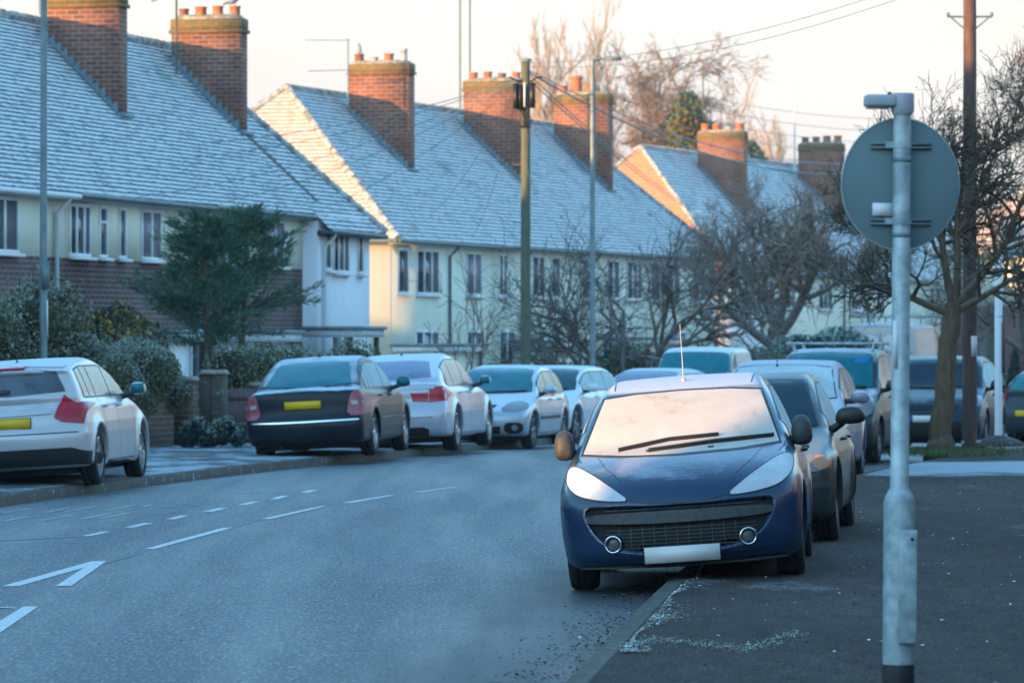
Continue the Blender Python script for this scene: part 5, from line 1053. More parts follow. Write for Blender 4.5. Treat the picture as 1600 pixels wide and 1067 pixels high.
def grow(rng, p, d, r, L_, lv, C, out, wob=.25, up=.05):
    n = 5 if lv > 1 else 4; p = np.array(p, float); d = np.array(d, float); d /= np.linalg.norm(d); r0 = r; pts = []
    for i in range(n):
        d = d + rng.normal(0, wob, 3) * .5 + np.array([0, 0, up]); d /= np.linalg.norm(d); q = p + d * L_ / n; r1 = r * (1 - (i + 1) / n * (1 - C['taper'])) if lv > 0 else r * (1 - .8 * (i + 1) / n)
        ra = r * (1 - i / n * (1 - C['taper'])) if lv > 0 else r * (1 - .8 * i / n)
        out[min(lv, 3)].append((*p, *q, max(ra, C['rmin']), max(r1, C['rmin']))); p = q; pts.append((p.copy(), d.copy(), r1))
    if lv == 0: return
    nc = C['n'][lv]
    for k in range(nc):
        f = C.get('start', .25) + (1 - C.get('start', .25)) * (k + rng.random()) / nc; i = min(n - 1, int(f * n)); bp, bd, br = pts[i]
        a = rng.normal(0, 1, 3); a -= bd * a.dot(bd); a /= np.linalg.norm(a) + 1e-9; an = C['ang'] * (1 + rng.normal(0, .25)); nd = bd * math.cos(an) + a * math.sin(an); nd[2] += C.get('lift', 0)
        grow(rng, bp, nd, min(br * .85, r0 * C['rr']), L_ * C['lr'] * (.7 + .6 * rng.random()), lv - 1, C, out, C.get('wob', wob), C.get('up', up))
def tree(name, label, x, y, trunk, tr, limbs, C, tm, cm, seed, group=None, cat='tree', z=None, buds=0, budm=None, wob=.16, bumpy=0):
    """trunk: list of points relative to the base; limbs: (start height index point, direction, length, radius)"""
    rng = np.random.default_rng(seed); zz = zg(x, y) if z is None else z; root = thing(name, label, cat, (x, y, zz), group=group)
    out = {0: [], 1: [], 2: [], 3: []}; tb = MB(); tp = np.array(trunk, float); k = max(8, len(tp) * 4); s = np.linspace(0, len(tp) - 1, k); P = np.stack([np.interp(s, range(len(tp)), tp[:, i]) for i in range(3)], 1)
    if len(tp) > 2: P[1:-1] += rng.normal(0, tr * .10, (k - 2, 3))
    rad = tr * (1 + .45 * np.exp(-np.linspace(0, 1, k) * 9)) * (1 - .25 * np.linspace(0, 1, k)); rad *= 1 + rng.normal(0, .05, k)
    tb.tube(P, rad, 14)
    for (pt, d, L_, r) in limbs:
        grow(rng, pt, d, r, L_, len(C['n']) - 1, C, out, wob, C.get('up', .05))
    tb.segs(out[3], 8); 
    to = tb.build('trunk', [tm], root, smooth=True)
    cb = MB(); cb.segs(out[2], 5); cb.segs(out[1], 3); cb.segs(out[0], 3)
    co_ = cb.build('crown', [cm], root, smooth=False)
    if buds:
        S = np.array(out[0]); i = rng.integers(0, len(S), buds); f = rng.random((buds, 1)); c = S[i, :3] + (S[i, 3:6] - S[i, :3]) * f + rng.normal(0, .012, (buds, 3)); a = rng.normal(0, 1, (buds, 3)); a /= np.linalg.norm(a, axis=1)[:, None]; b = rng.normal(0, 1, (buds, 3)); b /= np.linalg.norm(b, axis=1)[:, None]
        lb = MB(); lb.quads(c, a * C.get('bud', .014), b * C.get('bud', .014)); lb.build('leaves', [M[budm]], root)
    return root
def blob_leaves(rng, n, lobes, size, frost_p=0.0, hollow=.75, flat=0):
    """points near the surfaces of overlapping lobes; lobe=(cx,cy,cz,rx,ry,rz)"""
    lo = np.array(lobes, float); wgt = (lo[:, 3] * lo[:, 4] + lo[:, 4] * lo[:, 5] + lo[:, 3] * lo[:, 5]); wgt /= wgt.sum(); i = rng.choice(len(lo), n, p=wgt)
    d = rng.normal(0, 1, (n, 3)); d /= np.linalg.norm(d, axis=1)[:, None]; rad = hollow + (1.10 - hollow) * rng.random(n) ** .7
    c = lo[i, :3] + d * lo[i, 3:] * rad[:, None]; inside = np.zeros(n, bool)
    for q in lo: inside |= (((c - q[:3]) / q[3:]) ** 2).sum(1) < .55
    k = ~inside; c, d = c[k], d[k]; m = len(c)
    a = rng.normal(0, 1, (m, 3)); a /= np.linalg.norm(a, axis=1)[:, None]; b = np.cross(a, d + rng.normal(0, .5, (m, 3))); b /= np.linalg.norm(b, axis=1)[:, None] + 1e-9
    s = size * (.6 + .8 * rng.random((m, 1))); return c, a * s, b * s * .6, d
def box_lobes(rng, x0, x1, y0, y1, z0, z1, n, r):
    return [(rng.uniform(x0, x1), rng.uniform(y0, y1), rng.uniform(z0, z1), r * rng.uniform(.8, 1.25), r * rng.uniform(.8, 1.25), r * rng.uniform(.7, 1.1)) for _ in range(n)]
def shrub(name, label, cat, x, y, rz, lobes, n, size, mats, frost=.0, seed=1, core=.8, stems=0, group=None, z=None, yel=0, sprigs=0, stemm='bark_d'):
    rng = np.random.default_rng(seed); root = thing(name, label, cat, (x, y, zg(x, y) if z is None else z), R(rz), group=group)
    c, a, b, d = blob_leaves(rng, n, lobes, size); top = np.max([l[2] + l[5] for l in lobes])
    pf = np.clip((d[:, 2] * .6 + .4) * frost * (.35 + .9 * c[:, 2] / top), 0, .95); clump = (np.sin(c[:, 0] * 3.1 + seed) * np.sin(c[:, 1] * 2.7) * np.sin(c[:, 2] * 3.3 + 1) > -.25)
    fr = (rng.random(len(c)) < pf) & clump; g = MB(); g.quads(c[~fr], a[~fr], b[~fr], 0); g.quads(c[fr], a[fr], b[fr], 1)
    if yel: yy = rng.random(len(c)) < yel * np.clip(c[:, 2] / top, 0, 1) ** 3; g.quads(c[yy] + (0, 0, .05), a[yy] * 1.3, b[yy] * 1.3, 2)
    if sprigs:
        i = rng.integers(0, len(c), sprigs); i = i[c[i, 2] > .6 * top]; L_ = rng.uniform(.08, .32, (len(i), 1)); dirs = d[i] * .4 + rng.normal(0, .25, (len(i), 3)) + (0, 0, 1); q = c[i] + dirs * L_
        for f in np.linspace(.1, 1, 7): p = c[i] + (q - c[i]) * f; e = rng.normal(0, 1, p.shape); e2 = rng.normal(0, 1, p.shape); g.quads(p, e / np.linalg.norm(e, axis=1)[:, None] * size * .7, e2 / np.linalg.norm(e2, axis=1)[:, None] * size * .45, 1 if frost else 0)
    g.build('foliage', [M[m] for m in mats], root)
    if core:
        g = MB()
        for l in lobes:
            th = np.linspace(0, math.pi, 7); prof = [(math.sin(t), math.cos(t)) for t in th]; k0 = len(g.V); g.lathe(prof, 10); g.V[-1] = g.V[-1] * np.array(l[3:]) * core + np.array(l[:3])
        g.build('shade_core', [M['core']], root)  # dark lumps fill the shrub, its inner shade put into their colour
    if stems:
        for s in range(stems):
            g = MB(); out = {0: [], 1: [], 2: [], 3: []}
            l = lobes[rng.integers(0, len(lobes))]; grow(rng, (l[0] + rng.normal(0, .1), l[1], 0), (rng.normal(0, .3), rng.normal(0, .3), 1), .03, l[2] + .2, 1, dict(n=[0, 4], taper=.4, rmin=.006, ang=.6, rr=.5, lr=.5), out)
            g.segs(out[1] + out[0], 5); g.build('stem', [M[stemm]], root)
    return root
rg = np.random.default_rng(11)
# hawthorn street tree on the right pavement
CH = dict(n=[0, 9, 8, 7], taper=.5, rmin=.0038, ang=.75, rr=.55, lr=.60, lift=.10, wob=.5, up=.06, start=.2, bud=.016)
tree('street_tree', 'gnarled leaning hawthorn street tree on the right pavement before the brown pole', 6.2, 63.2, [(0, 0, KH - .05), (.03, 0, 0.330), (.09, 0, 1.1), (.15, 0, 1.7), (.22, 0, 2.3)], .17,
     [((.18, 0, 2.15), (-.9, -.1, 0.363), 1.05, 0.066), ((.20, 0, 2.3), (-.30, .2, 1.0), 1.5, 0.066), ((.24, 0, 2.3), (.12, -.2, 1.0), 1.7, 0.066), ((.26, 0, 2.3), (.75, .1, 0.561), 1.5, 0.073), ((.24, 0, 2.2), (.9, -.2, 0.277), 1.0, 0.059),
      ((-.45, 0, 2.9), (-.25, 0, 1.0), 1.1, 0.033), ((.95, 0, 3.3), (.5, 0, 1.0), 1.3, 0.043), ((.2, 0, 3.2), (.5, .1, 1.0), 1.5, 0.040), ((1.0, 0, 3.1), (1.0, .2, 0.330), 1.0, 0.033), ((.2, 0, 3.3), (-.35, -.1, 1.0), 1.15, 0.033), ((.4, 0, 4.2), (.7, -.1, 0.594), 1.2, 0.026), ((-.4, .1, 3.2), (-1, 0, 0.330), .9, 0.020)],
     CH, M['bark_h'], M['twig_h'], 5, group=None, buds=9000, budm='lf_brown')
CM = dict(n=[0, 10, 9, 7], taper=.45, rmin=.0055, ang=.7, rr=.5, lr=.60, lift=.05, wob=.55, up=.03, start=.15)
tree('bare_tree', 'dense bare tree with a forked trunk in front of the far terrace', 7.1, 115, [(0, 0, 0), (0, 0, .9), (-.05, 0, 1.6), (-.12, 0, 2.2)], .27,
     [((-.1, 0, 1.7), (-.9, 0, .55), 1.7, .15), ((-.1, 0, 2.1), (-.45, .2, 1.0), 2.0, .14), ((-.1, 0, 2.2), (.15, -.2, 1.0), 2.3, .15), ((0, 0, 2.1), (.7, .1, .9), 2.1, .14), ((-.9, 0, 2.7), (-.9, 0, .5), 1.5, .09), ((.7, 0, 3.0), (1, 0, .45), 1.5, .08), ((-.9, 0, 2.8), (-.3, 0, 1), 1.6, .08), ((.7, 0, 3.4), (.2, 0, 1), 1.5, .07), ((-.1, 0, 3.6), (-.4, 0, 1), 1.5, .07), ((1.4, 0, 3.4), (1, .1, .2), 1.4, .05)],
     CM, M['bark_d'], M['twig_p'], 8, group='bare trees on the left of the bend').scale = (1.0, 1, 1.02)
CS = dict(n=[0, 8, 7, 6], taper=.5, rmin=.006, ang=.75, rr=.5, lr=.62, lift=.02, wob=.5, up=.02, start=.2)
tree('bare_tree', 'wide low bare tree branching from the ground behind the street lamp', 2.6, 101, [(0, 0, 0), (.02, 0, .3), (.03, 0, .6)], .16,
     [((0, 0, .3), (-1, 0, .8), 2.3, .08), ((0, 0, .4), (-.5, .1, 1), 2.3, .09), ((0, 0, .5), (.1, 0, 1), 2.4, .08), ((0, 0, .4), (.7, 0, .9), 2.5, .10), ((.9, 0, 1.6), (1, 0, .45), 1.8, .06), ((0, 0, .3), (-1, -.1, .35), 1.6, .06), ((.8, 0, 1.6), (.2, 0, 1), 1.5, .05), ((-.8, 0, 1.5), (-1, 0, .5), 1.3, .04)],
     CS, M['bark_d'], M['twig_d'], 14, group='bare trees on the left of the bend')
CL = dict(n=[0, 6, 5], taper=.5, rmin=.008, ang=.6, rr=.5, lr=.6, lift=.05, wob=.4, up=.04, start=.2)
tree('bare_sapling', 'thin bare shrub in front of the pale middle terrace wall', -1.0, 104, [(0, 0, 0), (0, 0, .5)], .04, [((0, 0, .3), (-.4, 0, 1), 1.6, .03), ((0, 0, .4), (.3, 0, 1), 1.8, .03), ((0, 0, .4), (.8, 0, .8), 1.4, .02), ((0, 0, .5), (0, .3, 1), 2.0, .03)], CL, M['bark_d'], M['twig_d'], 3)
tree('bare_tree', 'small bare tree in the gardens beyond the bus stop', 13.9, 118, [(0, 0, 0), (0, 0, 1.2), (.1, 0, 1.7)], .12, [((0, 0, 1.6), (-.8, 0, .7), 1.9, .08), ((0, 0, 1.7), (.5, 0, 1), 1.9, .08), ((0, 0, 1.7), (-.1, 0, 1), 2.1, .08), ((0, 0, 1.5), (1, 0, .5), 1.8, .06)], CM, M['bark_d'], M['twig_d'], 21, group='bare trees on the left of the bend')
tree('bare_tree', 'dark bare tree at the right edge behind the bus stop sign', 14.6, 100, [(0, 0, 0), (0, 0, 1.6), (.0, 0, 2.6)], .2, [((0, 0, 1.8), (-.8, 0, .6), 1.5, .09), ((0, 0, 2.6), (.5, 0, 1), 2.0, .10), ((0, 0, 2.6), (-.4, 0, 1), 2.0, .10), ((0, 0, 2.2), (1, 0, .5), 1.8, .08), ((0, 0, 2.0), (-.9, 0, .1), 1.4, .05)], CM, M['bark_d'], M['twig_d'], 27, group='bare trees on the left of the bend')
# far trees against the sky
CF = dict(n=[0, 7, 7, 5], taper=.45, rmin=.012, ang=.4, rr=.5, lr=.45, lift=.4, wob=.3, up=.10, start=.1)
def far(label, x, y, h, spread, cm, seed, C=CF, n=7, tr=.3):
    rng = np.random.default_rng(seed); lim = []
    for i in range(n + 5): z = h * (.12 + .62 * i / (n + 5)); a = rng.uniform(0, 6.28); lim.append(((0, 0, z), (math.cos(a) * spread, math.sin(a) * spread, 1), h * .34 * rng.uniform(.8, 1.1), .09))
    lim.append(((0, 0, h * .5), (0, 0, 1), h * .48, .14))
    tree('tall_bare_tree', label, x, y, [(0, 0, 0), (0, 0, h * .25), (0, 0, h * .52)], tr, lim, C, M['bark_h'], M[cm], seed, group='tall bare trees behind the roofs')
far('upright pale bare tree behind the telegraph pole', 1.6, 232, 16.0, .16, 'twig_c', 31)
far('upright pale bare tree between the two chimneys of the middle terrace', 4.2, 236, 15.6, .14, 'twig_c', 33)
CB = dict(n=[0, 13, 11, 8], taper=.4, rmin=.013, ang=.7, rr=.5, lr=.42, lift=.0, wob=.5, up=-.02, start=.08)
far('broad russet birch right of the street lamp head', 7.3, 225, 15.5, .15, 'twig_b', 35, CB, 10)
far('shorter russet birch beside the far chimney', 9.0, 228, 11.0, .15, 'twig_b', 37, CB, 9)
far('faint bare tree behind the right hand far chimneys', 14.2, 270, 13.5, .25, 'twig_c', 39)
far('faint bare tree between the aerials', 16.6, 275, 12.6, .25, 'twig_c', 41)
far('small bare treetop above the white house roof', -19.0, 260, 15.0, .5, 'twig_p', 43, n=5)
r2 = np.random.default_rng(4)
shrub('conifer_tree', 'round topped green conifer behind the far lit roof', 'tree', 8.7, 215, 0, [(r2.uniform(-1.5, 1.5) * (1.2 - z / 16), r2.uniform(-1, 1), z, 1.2 * (1.3 - z / 18), 1.2, 1.1) for z in np.linspace(5, 13.0, 20)], 14000, .13, ['lf_olive', 'lf_con'], .6, 51, .75, stems=0)
shrub('conifer_tree', 'small dark conifer between the russet birch and the far chimney', 'tree', 11.0, 222, 0, [(r2.uniform(-1, 1), r2.uniform(-1, 1), z, .9, .9, 1.0) for z in np.linspace(4, 11.0, 10)], 7000, .13, ['lf_con', 'lf_brown'], .3, 52, .75)
# hedges of the left gardens (local x along the hedge)
hx = 75
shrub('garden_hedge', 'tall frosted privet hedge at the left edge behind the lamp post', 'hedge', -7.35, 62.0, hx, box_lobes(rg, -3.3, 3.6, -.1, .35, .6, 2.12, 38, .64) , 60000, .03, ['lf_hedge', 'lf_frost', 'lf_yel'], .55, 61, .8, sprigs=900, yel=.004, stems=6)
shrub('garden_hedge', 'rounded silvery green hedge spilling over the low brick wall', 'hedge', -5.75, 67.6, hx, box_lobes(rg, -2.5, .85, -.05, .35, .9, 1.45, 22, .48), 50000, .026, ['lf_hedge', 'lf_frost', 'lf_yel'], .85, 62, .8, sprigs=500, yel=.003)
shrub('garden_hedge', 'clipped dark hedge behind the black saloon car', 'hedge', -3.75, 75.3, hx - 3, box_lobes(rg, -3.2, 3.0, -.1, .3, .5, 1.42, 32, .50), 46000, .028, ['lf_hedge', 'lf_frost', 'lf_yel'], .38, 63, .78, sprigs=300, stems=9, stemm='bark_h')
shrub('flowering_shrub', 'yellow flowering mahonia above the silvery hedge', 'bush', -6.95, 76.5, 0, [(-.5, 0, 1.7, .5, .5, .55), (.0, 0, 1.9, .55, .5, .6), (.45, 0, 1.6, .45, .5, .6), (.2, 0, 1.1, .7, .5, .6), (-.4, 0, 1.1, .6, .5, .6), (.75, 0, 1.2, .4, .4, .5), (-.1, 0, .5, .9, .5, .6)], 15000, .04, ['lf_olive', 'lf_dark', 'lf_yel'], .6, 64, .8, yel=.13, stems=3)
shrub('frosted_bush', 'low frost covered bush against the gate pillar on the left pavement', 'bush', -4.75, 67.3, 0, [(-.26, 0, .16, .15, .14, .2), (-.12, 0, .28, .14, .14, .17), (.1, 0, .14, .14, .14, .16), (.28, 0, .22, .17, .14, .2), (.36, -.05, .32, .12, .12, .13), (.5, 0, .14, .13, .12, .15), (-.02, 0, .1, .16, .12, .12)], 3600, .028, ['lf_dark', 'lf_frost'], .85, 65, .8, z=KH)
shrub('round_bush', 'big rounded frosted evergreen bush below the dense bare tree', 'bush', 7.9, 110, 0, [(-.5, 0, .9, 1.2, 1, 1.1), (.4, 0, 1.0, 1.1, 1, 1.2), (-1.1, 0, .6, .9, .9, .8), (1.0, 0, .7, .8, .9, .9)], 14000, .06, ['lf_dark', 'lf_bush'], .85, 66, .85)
shrub('low_bush', 'low brownish bush between the white van and the round bush', 'bush', 5.9, 108, 0, [(-.4, 0, .7, .8, .8, .75), (.3, 0, .9, .7, .8, .8), (.9, 0, .6, .6, .8, .7)], 9000, .06, ['lf_hedge', 'lf_bush'], .5, 67, .85)
shrub('garden_hedge', 'low dark hedge at the foot of the pale middle terrace', 'hedge', .6, 108, 70, box_lobes(rg, -6, 6, -.2, .3, .3, .95, 26, .55), 15000, .06, ['lf_hedge', 'lf_dark'], .5, 68, .8)
shrub('garden_hedge', 'dark garden hedge under the bare tree left of the parked white van', 'hedge', 3.4, 112, 70, box_lobes(rg, -3, 4, -.2, .3, .5, 1.4, 16, .6), 10000, .06, ['lf_hedge', 'lf_dark'], .5, 71, .8)
shrub('garden_hedge', 'dark hedge at the right edge beyond the far parked cars', 'hedge', 17.5, 128, 40, box_lobes(rg, -5, 5, -.2, .3, .3, .9, 20, .5), 10000, .06, ['lf_hedge', 'lf_frost'], .3, 69, .8)
for i_, (xx, sz) in enumerate(((14.1, .55), (14.8, .75), (16.2, .5))):
    shrub('dwarf_conifer', ['small dark cone shaped shrub left of the other two', 'tallest of the three small dark cone shaped shrubs', 'small dark cone shaped shrub right of the other two'][i_], 'bush', xx, 122, 0, [(0, 0, .4, .3 * sz / .6, .3, .5), (0, 0, .4 + sz * .8, .22, .22, .5), (0, 0, .4 + sz * 1.6, .12, .12, .4)], 1500, .05, ['lf_dark', 'lf_dark'], 0, 80 + i_, .8, group='small cone shaped shrubs')
# the cedar-like conifer: limbs with hanging sprays
def cypress(name, label, x, y, trunk, h, seed, sprays, spread, z0, n=190, lean=.0, up=.28):
    rng = np.random.default_rng(seed); root = thing(name, label, 'tree', (x, y, zg(x, y)), group='dark conifers in the front garden'); tb = MB(); P = np.array(trunk, float); s = np.linspace(0, len(P) - 1, 14); P = np.stack([np.interp(s, range(len(P)), P[:, i]) for i in range(3)], 1); tb.tube(P, np.linspace(.10, .02, 14), 8)
    fl = MB(); br = []
    for i in range(n):
        f = rng.random() ** .9; z = z0 + (h - z0) * f; j = min(13, int(13 * z / h)); c = P[j].copy(); c[2] = z; a = rng.uniform(0, 2 * math.pi); R_ = spread * (1 - f) ** .55 * rng.uniform(.5, 1.1) + .12; dx, dy = math.cos(a), math.sin(a) * .7
        dx += lean; m = 9; prev = c; tz = rng.uniform(-.02, up) * R_
        for k in range(1, m + 1):
            q = c + np.array([dx * R_ * k / m, dy * R_ * k / m, tz * (k / m) ** 1.4 * 2.2 - .02]); br.append((*prev, *q, .012 * (1 - k / m) + .004, .012 * (1 - k / m) + .003)); 
            if k > 1:
                nn = sprays; pc = q + rng.normal(0, .045 + .05 * (1 - k / m), (nn, 3)) * (1, 1, .6); dirv = np.array([dx, dy, .25 + up]) + rng.normal(0, .45, (nn, 3)); dirv /= np.linalg.norm(dirv, axis=1)[:, None]; side = np.cross(dirv, rng.normal(0, 1, (nn, 3))); side /= np.linalg.norm(side, axis=1)[:, None]; L_ = rng.uniform(.05, .11, (nn, 1)); fl.quads(pc + dirv * L_, dirv * L_, side * .013, 0)
            prev = q
    tb.segs(br, 4); tb.build('trunk', [M['bark_h']], root); fl.build('crown', [M['lf_con']], root); return root
cypress('conifer_tree', 'broad dark green conifer with a leaning bare lower trunk in the left garden', -5.55, 80, [(.12, 0, 0), (.0, 0, .8), (-.08, 0, 1.6), (-.1, 0, 4.1)], 4.15, 71, 11, 1.5, 1.8, 95, -.05)
cypress('conifer_tree', 'slimmer conifer with a long upswept branch to the right, behind the broad one', -5.12, 82, [(0, 0, 0), (.0, 0, 1.6), (.08, 0, 2.6), (.1, 0, 4.2)], 4.25, 73, 11, 1.25, 2.45, 72, .25, .45)
# ---------------------------------------------------------------- low walls, gates
def garden_wall(name, label, x, y, rz, L_, h, th=.22, cap=True):
    t = thing(name, label, 'wall', (x, y, zg(x, y) + KH), R(rz)); g = MB(); g.b2(0, L_, -th / 2, th / 2, -.1, h); g.build('brickwork', [M['gardenbrick']], t)
    if cap: g = MB(); n = int(L_ / .3); [g.b2(i * L_ / n + .004, (i + 1) * L_ / n - .004, -th / 2 - .03, th / 2 + .03, h, h + .05 + .004 * (i % 2)) for i in range(n)]; g.build('coping', [M['gardenbrick']], t)
    return t
garden_wall('garden_wall', 'low red brick garden wall under the silvery hedge', -8.4, 57.0, 75.2, 11.7, .74)
for (x, y, d, h, lab) in ((-5.18, 69.1, .30, .98, 'brick gate pillar with a lump of frost on top, at the end of the low wall'), (-4.78, 69.8, .34, 1.08, 'rendered square gate pillar right of the brick one'), (-4.12, 72.3, .42, .86, 'weathered concrete gate pillar left of the black saloon')):
    t = thing('gate_pillar', lab, 'pillar', (x, y, KH), R(-18), group='gate pillars on the left pavement'); g = MB(); g.b2(-d / 2, d / 2, -d / 2, d / 2, -.15, h); g.build('shaft', [M['gardenbrick' if 'brick gate' in lab else 'weath']] if False else [M['gardenbrick'] if 'brick gate' in lab else M['kerb_l']], t)
    g = MB(); g.box((0, 0, h + .035), (d + .06, d + .06, .07), 0, 0, (.8, .8)); g.build('cap', [M['lf_frost'] if 'lump' in lab else M['cement']], t)
t = thing('wooden_gate', 'dark boarded gate between the rendered and the concrete pillar', 'gate', (-4.68, 70.1, KH), R(76)); g = MB()
for i in range(13): g.b2(.08 + i * .155, .08 + i * .155 + .145, -.02, .02, .05, .82 + .012 * (i % 3))
g.build('boards', [M['brownpole']], t); g = MB(); g.b2(.05, 2.1, -.05, -.02, .2, .29); g.b2(.05, 2.1, -.05, -.02, .66, .75); g.build('rail', [M['brownpole']], t)
t = thing('garden_wall', 'grey concrete garden wall behind the black saloon', 'wall', (-4.0, 72.7, KH - .03), R(72)); g = MB(); g.b2(0, 7, -.1, .1, -.1, .8); g.build('panel', [M['kerb_l']], t); g = MB(); g.b2(0, 7, -.14, .14, .8, .86); g.build('coping', [M['cement']], t)

# ---------------------------------------------------------------- round traffic sign seen from behind
S_ = thing('traffic_sign', 'round traffic sign seen from behind on a galvanised pole, nearest on the right', 'sign', (1.72, 19.4, KH))
S_.rotation_euler = (R(-.15), R(.45), R(2))
g = MB(); g.lathe([(.072, -.05), (.072, .215)], 28); g.build('black_band', [M['blackpaint']], S_, smooth=True)
g = MB(); g.lathe([(.070, .215), (.070, .93), (.066, .955), (.050, .985), (.041, 1.0), (.040, 2.72)], 32); po = g.build('pole', [M['galv']], S_, smooth=True)
g = MB(); g.b2(-.012, .072, -.088, -.06, .31, .815); dd = g.build('access_door', [M['galv']], S_); bv = dd.modifiers.new('b', 'BEVEL'); bv.width = .008; bv.segments = 3
g = MB(); g.lathe([(0, -.004), (.007, -.004), (.008, 0)], 10, (.048, -.088, .775), 0, axis='y'); g.build('door_screw', [M['flat_black']], dd)
g = MB(); th = np.linspace(0, 2 * math.pi, 72, endpoint=False); rr_ = .292
g.lathe([(0, .047), (rr_ - .006, .047), (rr_, .050), (rr_, .062), (rr_ - .006, .065)], 72, (0, 0, 2.355), 0, axis='y'); sb = g.build('sign_plate', [M['signback']], S_, auto=30); sb.scale = (.90, 1, 1)
g = MB(); g.lathe([(rr_ - .001, .044), (rr_ + .004, .044), (rr_ + .004, .067), (rr_ - .001, .067)], 72, (0, 0, 2.355), 0, axis='y'); rim = g.build('sign_rim', [M['galv']], sb)
g = MB(); g.lathe([(0, 0), (rr_ - .004, 0)], 48, (0, .0665, 2.355), 0, axis='y'); g.build('sign_face', [M['white']], sb)
for z in (2.525, 2.185):
    g = MB(); g.b2(-.135, .135, .028, .046, z - .014, z - .004); g.b2(-.135, .135, .028, .046, z + .004, z + .014); g.build('mounting_rail', [M['galv_d']], S_)
    g = MB(); g.lathe([(.041, -.014), (.045, -.014), (.045, .014), (.041, .014)], 24, (0, 0, z + .002)); g.b2(-.072, -.036, .0, .04, z - .012, z + .016); g.build('clamp', [M['galv']], S_, auto=40)
g = MB(); g.b2(-.128, -.04, .018, .026, 2.212, 2.268); g.build('bracket_plate', [M['white']], S_); [MB().lathe([(.0405, q), (.0412, q), (.0412, q + .02), (.0405, q + .02)], 24).build('stain_band', [M['galv_d']], S_, smooth=True) for q in (2.45, 2.115)]
g = MB(); g.lathe([(.043, 2.66), (.046, 2.665), (.052, 2.68), (.053, 2.745), (.050, 2.757), (0, 2.76)], 28); lp = g.build('lamp_collar', [M['lampgrey']], S_, auto=40)
g = MB(); V = []; n = 20
g.box((-.10, 0, 2.722), (.14, .10, .054)); 
hd = g.build('lamp_head', [M['lampgrey']], lp); bv = hd.modifiers.new('b', 'BEVEL'); bv.width = .012; bv.segments = 3
g = MB(); g.lathe([(.008, 0), (.010, .004), (.006, .012), (0, .013)], 12, (-.058, 0, 2.751)); g.build('photocell', [M['black']], hd, smooth=True)
g = MB(); g.box((-.11, 0, 2.69), (.10, .08, .006)); g.build('lamp_lens', [M['lamp_clear']], hd)
g = MB(); g.b2(-.0395, -.015, -.0385, -.034, 1.53, 1.745); g.build('white_sticker', [M['white']], S_)

# ---------------------------------------------------------------- street lamps, poles
def lamp_post(label, x, y, h, r0, r1, tilt=0, arm=True, band=False, z=None):
    t = thing('street_lamp', label, 'street lamp', (x, y, (zg(x, y) if z is None else z)), group='grey street lamps'); t.rotation_euler = (0, R(tilt), 0)
    g = MB(); g.lathe([(r0 * 1.35, 0), (r0 * 1.35, 1.0), (r0 * 1.3, 1.06), (r0, 1.12), (r1, h)], 20); g.build('pole', [M['galv_d']], t, smooth=True)
    if arm:
        g = MB(); g.tube([(0, 0, h - .06), (0, 0, h + .01), (.12, 0, h + .03), (.3, 0, h + .03)], [.05, .055, .045, .04], 10); a = g.build('arm', [M['galv_d']], t, smooth=True)
        g = MB(); g.box((.42, 0, h + .04), (.42, .2, .07), 0, 0, (.8, .8)); hd = g.build('lamp_head', [M['galv_d']], a); g = MB(); g.lathe([(.03, 0), (.035, .06), (.02, .10), (0, .11)], 12, (.36, 0, h + .075)); g.build('photocell', [M['blueglass']], hd, smooth=True)
        g = MB(); g.box((.46, 0, h + .0), (.3, .15, .02)); g.build('lamp_lens', [M['lamp_clear']], hd)
    if band: g = MB(); g.lathe([(r0 * 1.38, 1.0), (r0 * 1.38, 1.24)], 20, (0, 0, 0)); g.build('red_band', [M['lamp_red2']], t, smooth=True)
    return t
lp1 = lamp_post('tall grey street lamp in front of the tall frosted hedge on the left', -6.68, 62.0, 8.2, .055, .042, .1, z=KH)
g = MB(); g.b2(-.02, .09, -.08, -.05, 2.35, 2.75); g.build('bracket', [M['galv_d']], lp1); g = MB(); g.b2(.055, .075, -.085, -.07, 1.7, 2.2); g.build('white_sticker', [M['white']], lp1)
lamp_post('grey street lamp with a small red band at its foot, right of the telegraph pole', 1.72, 93, 7.95, .062, .05, .0, band=True)
def pole(name, label, x, y, h, r0, r1, m, z=None, steps=True, group=None):
    t = thing(name, label, 'pole', (x, y, zg(x, y) if z is None else z), group=group); g = MB(); k = 24; zz = np.linspace(0, h, k); rng = random.Random(3); g.tube([(rng.uniform(-.004, .004), rng.uniform(-.004, .004), q) for q in zz], np.linspace(r0, r1, k), 18); g.build('shaft', [M[m]], t, smooth=True); return t
up_ = pole('telegraph_pole', 'grey green wooden telegraph pole carrying a black junction box', .28, 90, 7.72, .112, .092, 'wood')
g = MB(); g.lathe([(.125, 7.72), (.125, 7.78), (0, 7.80)], 12); g.build('cap', [M['lead']], up_)
g = MB()
for a_, z_ in ((-.2, 7.0), (-.12, 6.98), (.14, 7.02)): g.box((a_, -.12, z_), (.12, .12, .52)); 
bx_ = g.build('junction_box', [M['black']], up_); g = MB(); g.b2(-.04, -.005, -.2, -.185, 6.78, 7.28); g.build('white_strip', [M['white']], bx_)
[MB().tube([(s_ * .1, -.1, 7.3), (s_ * .22, -.12, 7.36 + .02 * s_), (s_ * .34, -.1, 7.4)], .022, 6).build('cable_bracket', [M['black']], up_) for s_ in (-1, 1)]; [MB().tube([(random.uniform(-.15, .2), -.1, 6.75), (random.uniform(-.15, .2), -.16, 6.5), (random.uniform(-.1, .12), -.12, 6.35)], .012, 5).build('cable_loop', [M['black']], up_) for _ in range(7)]
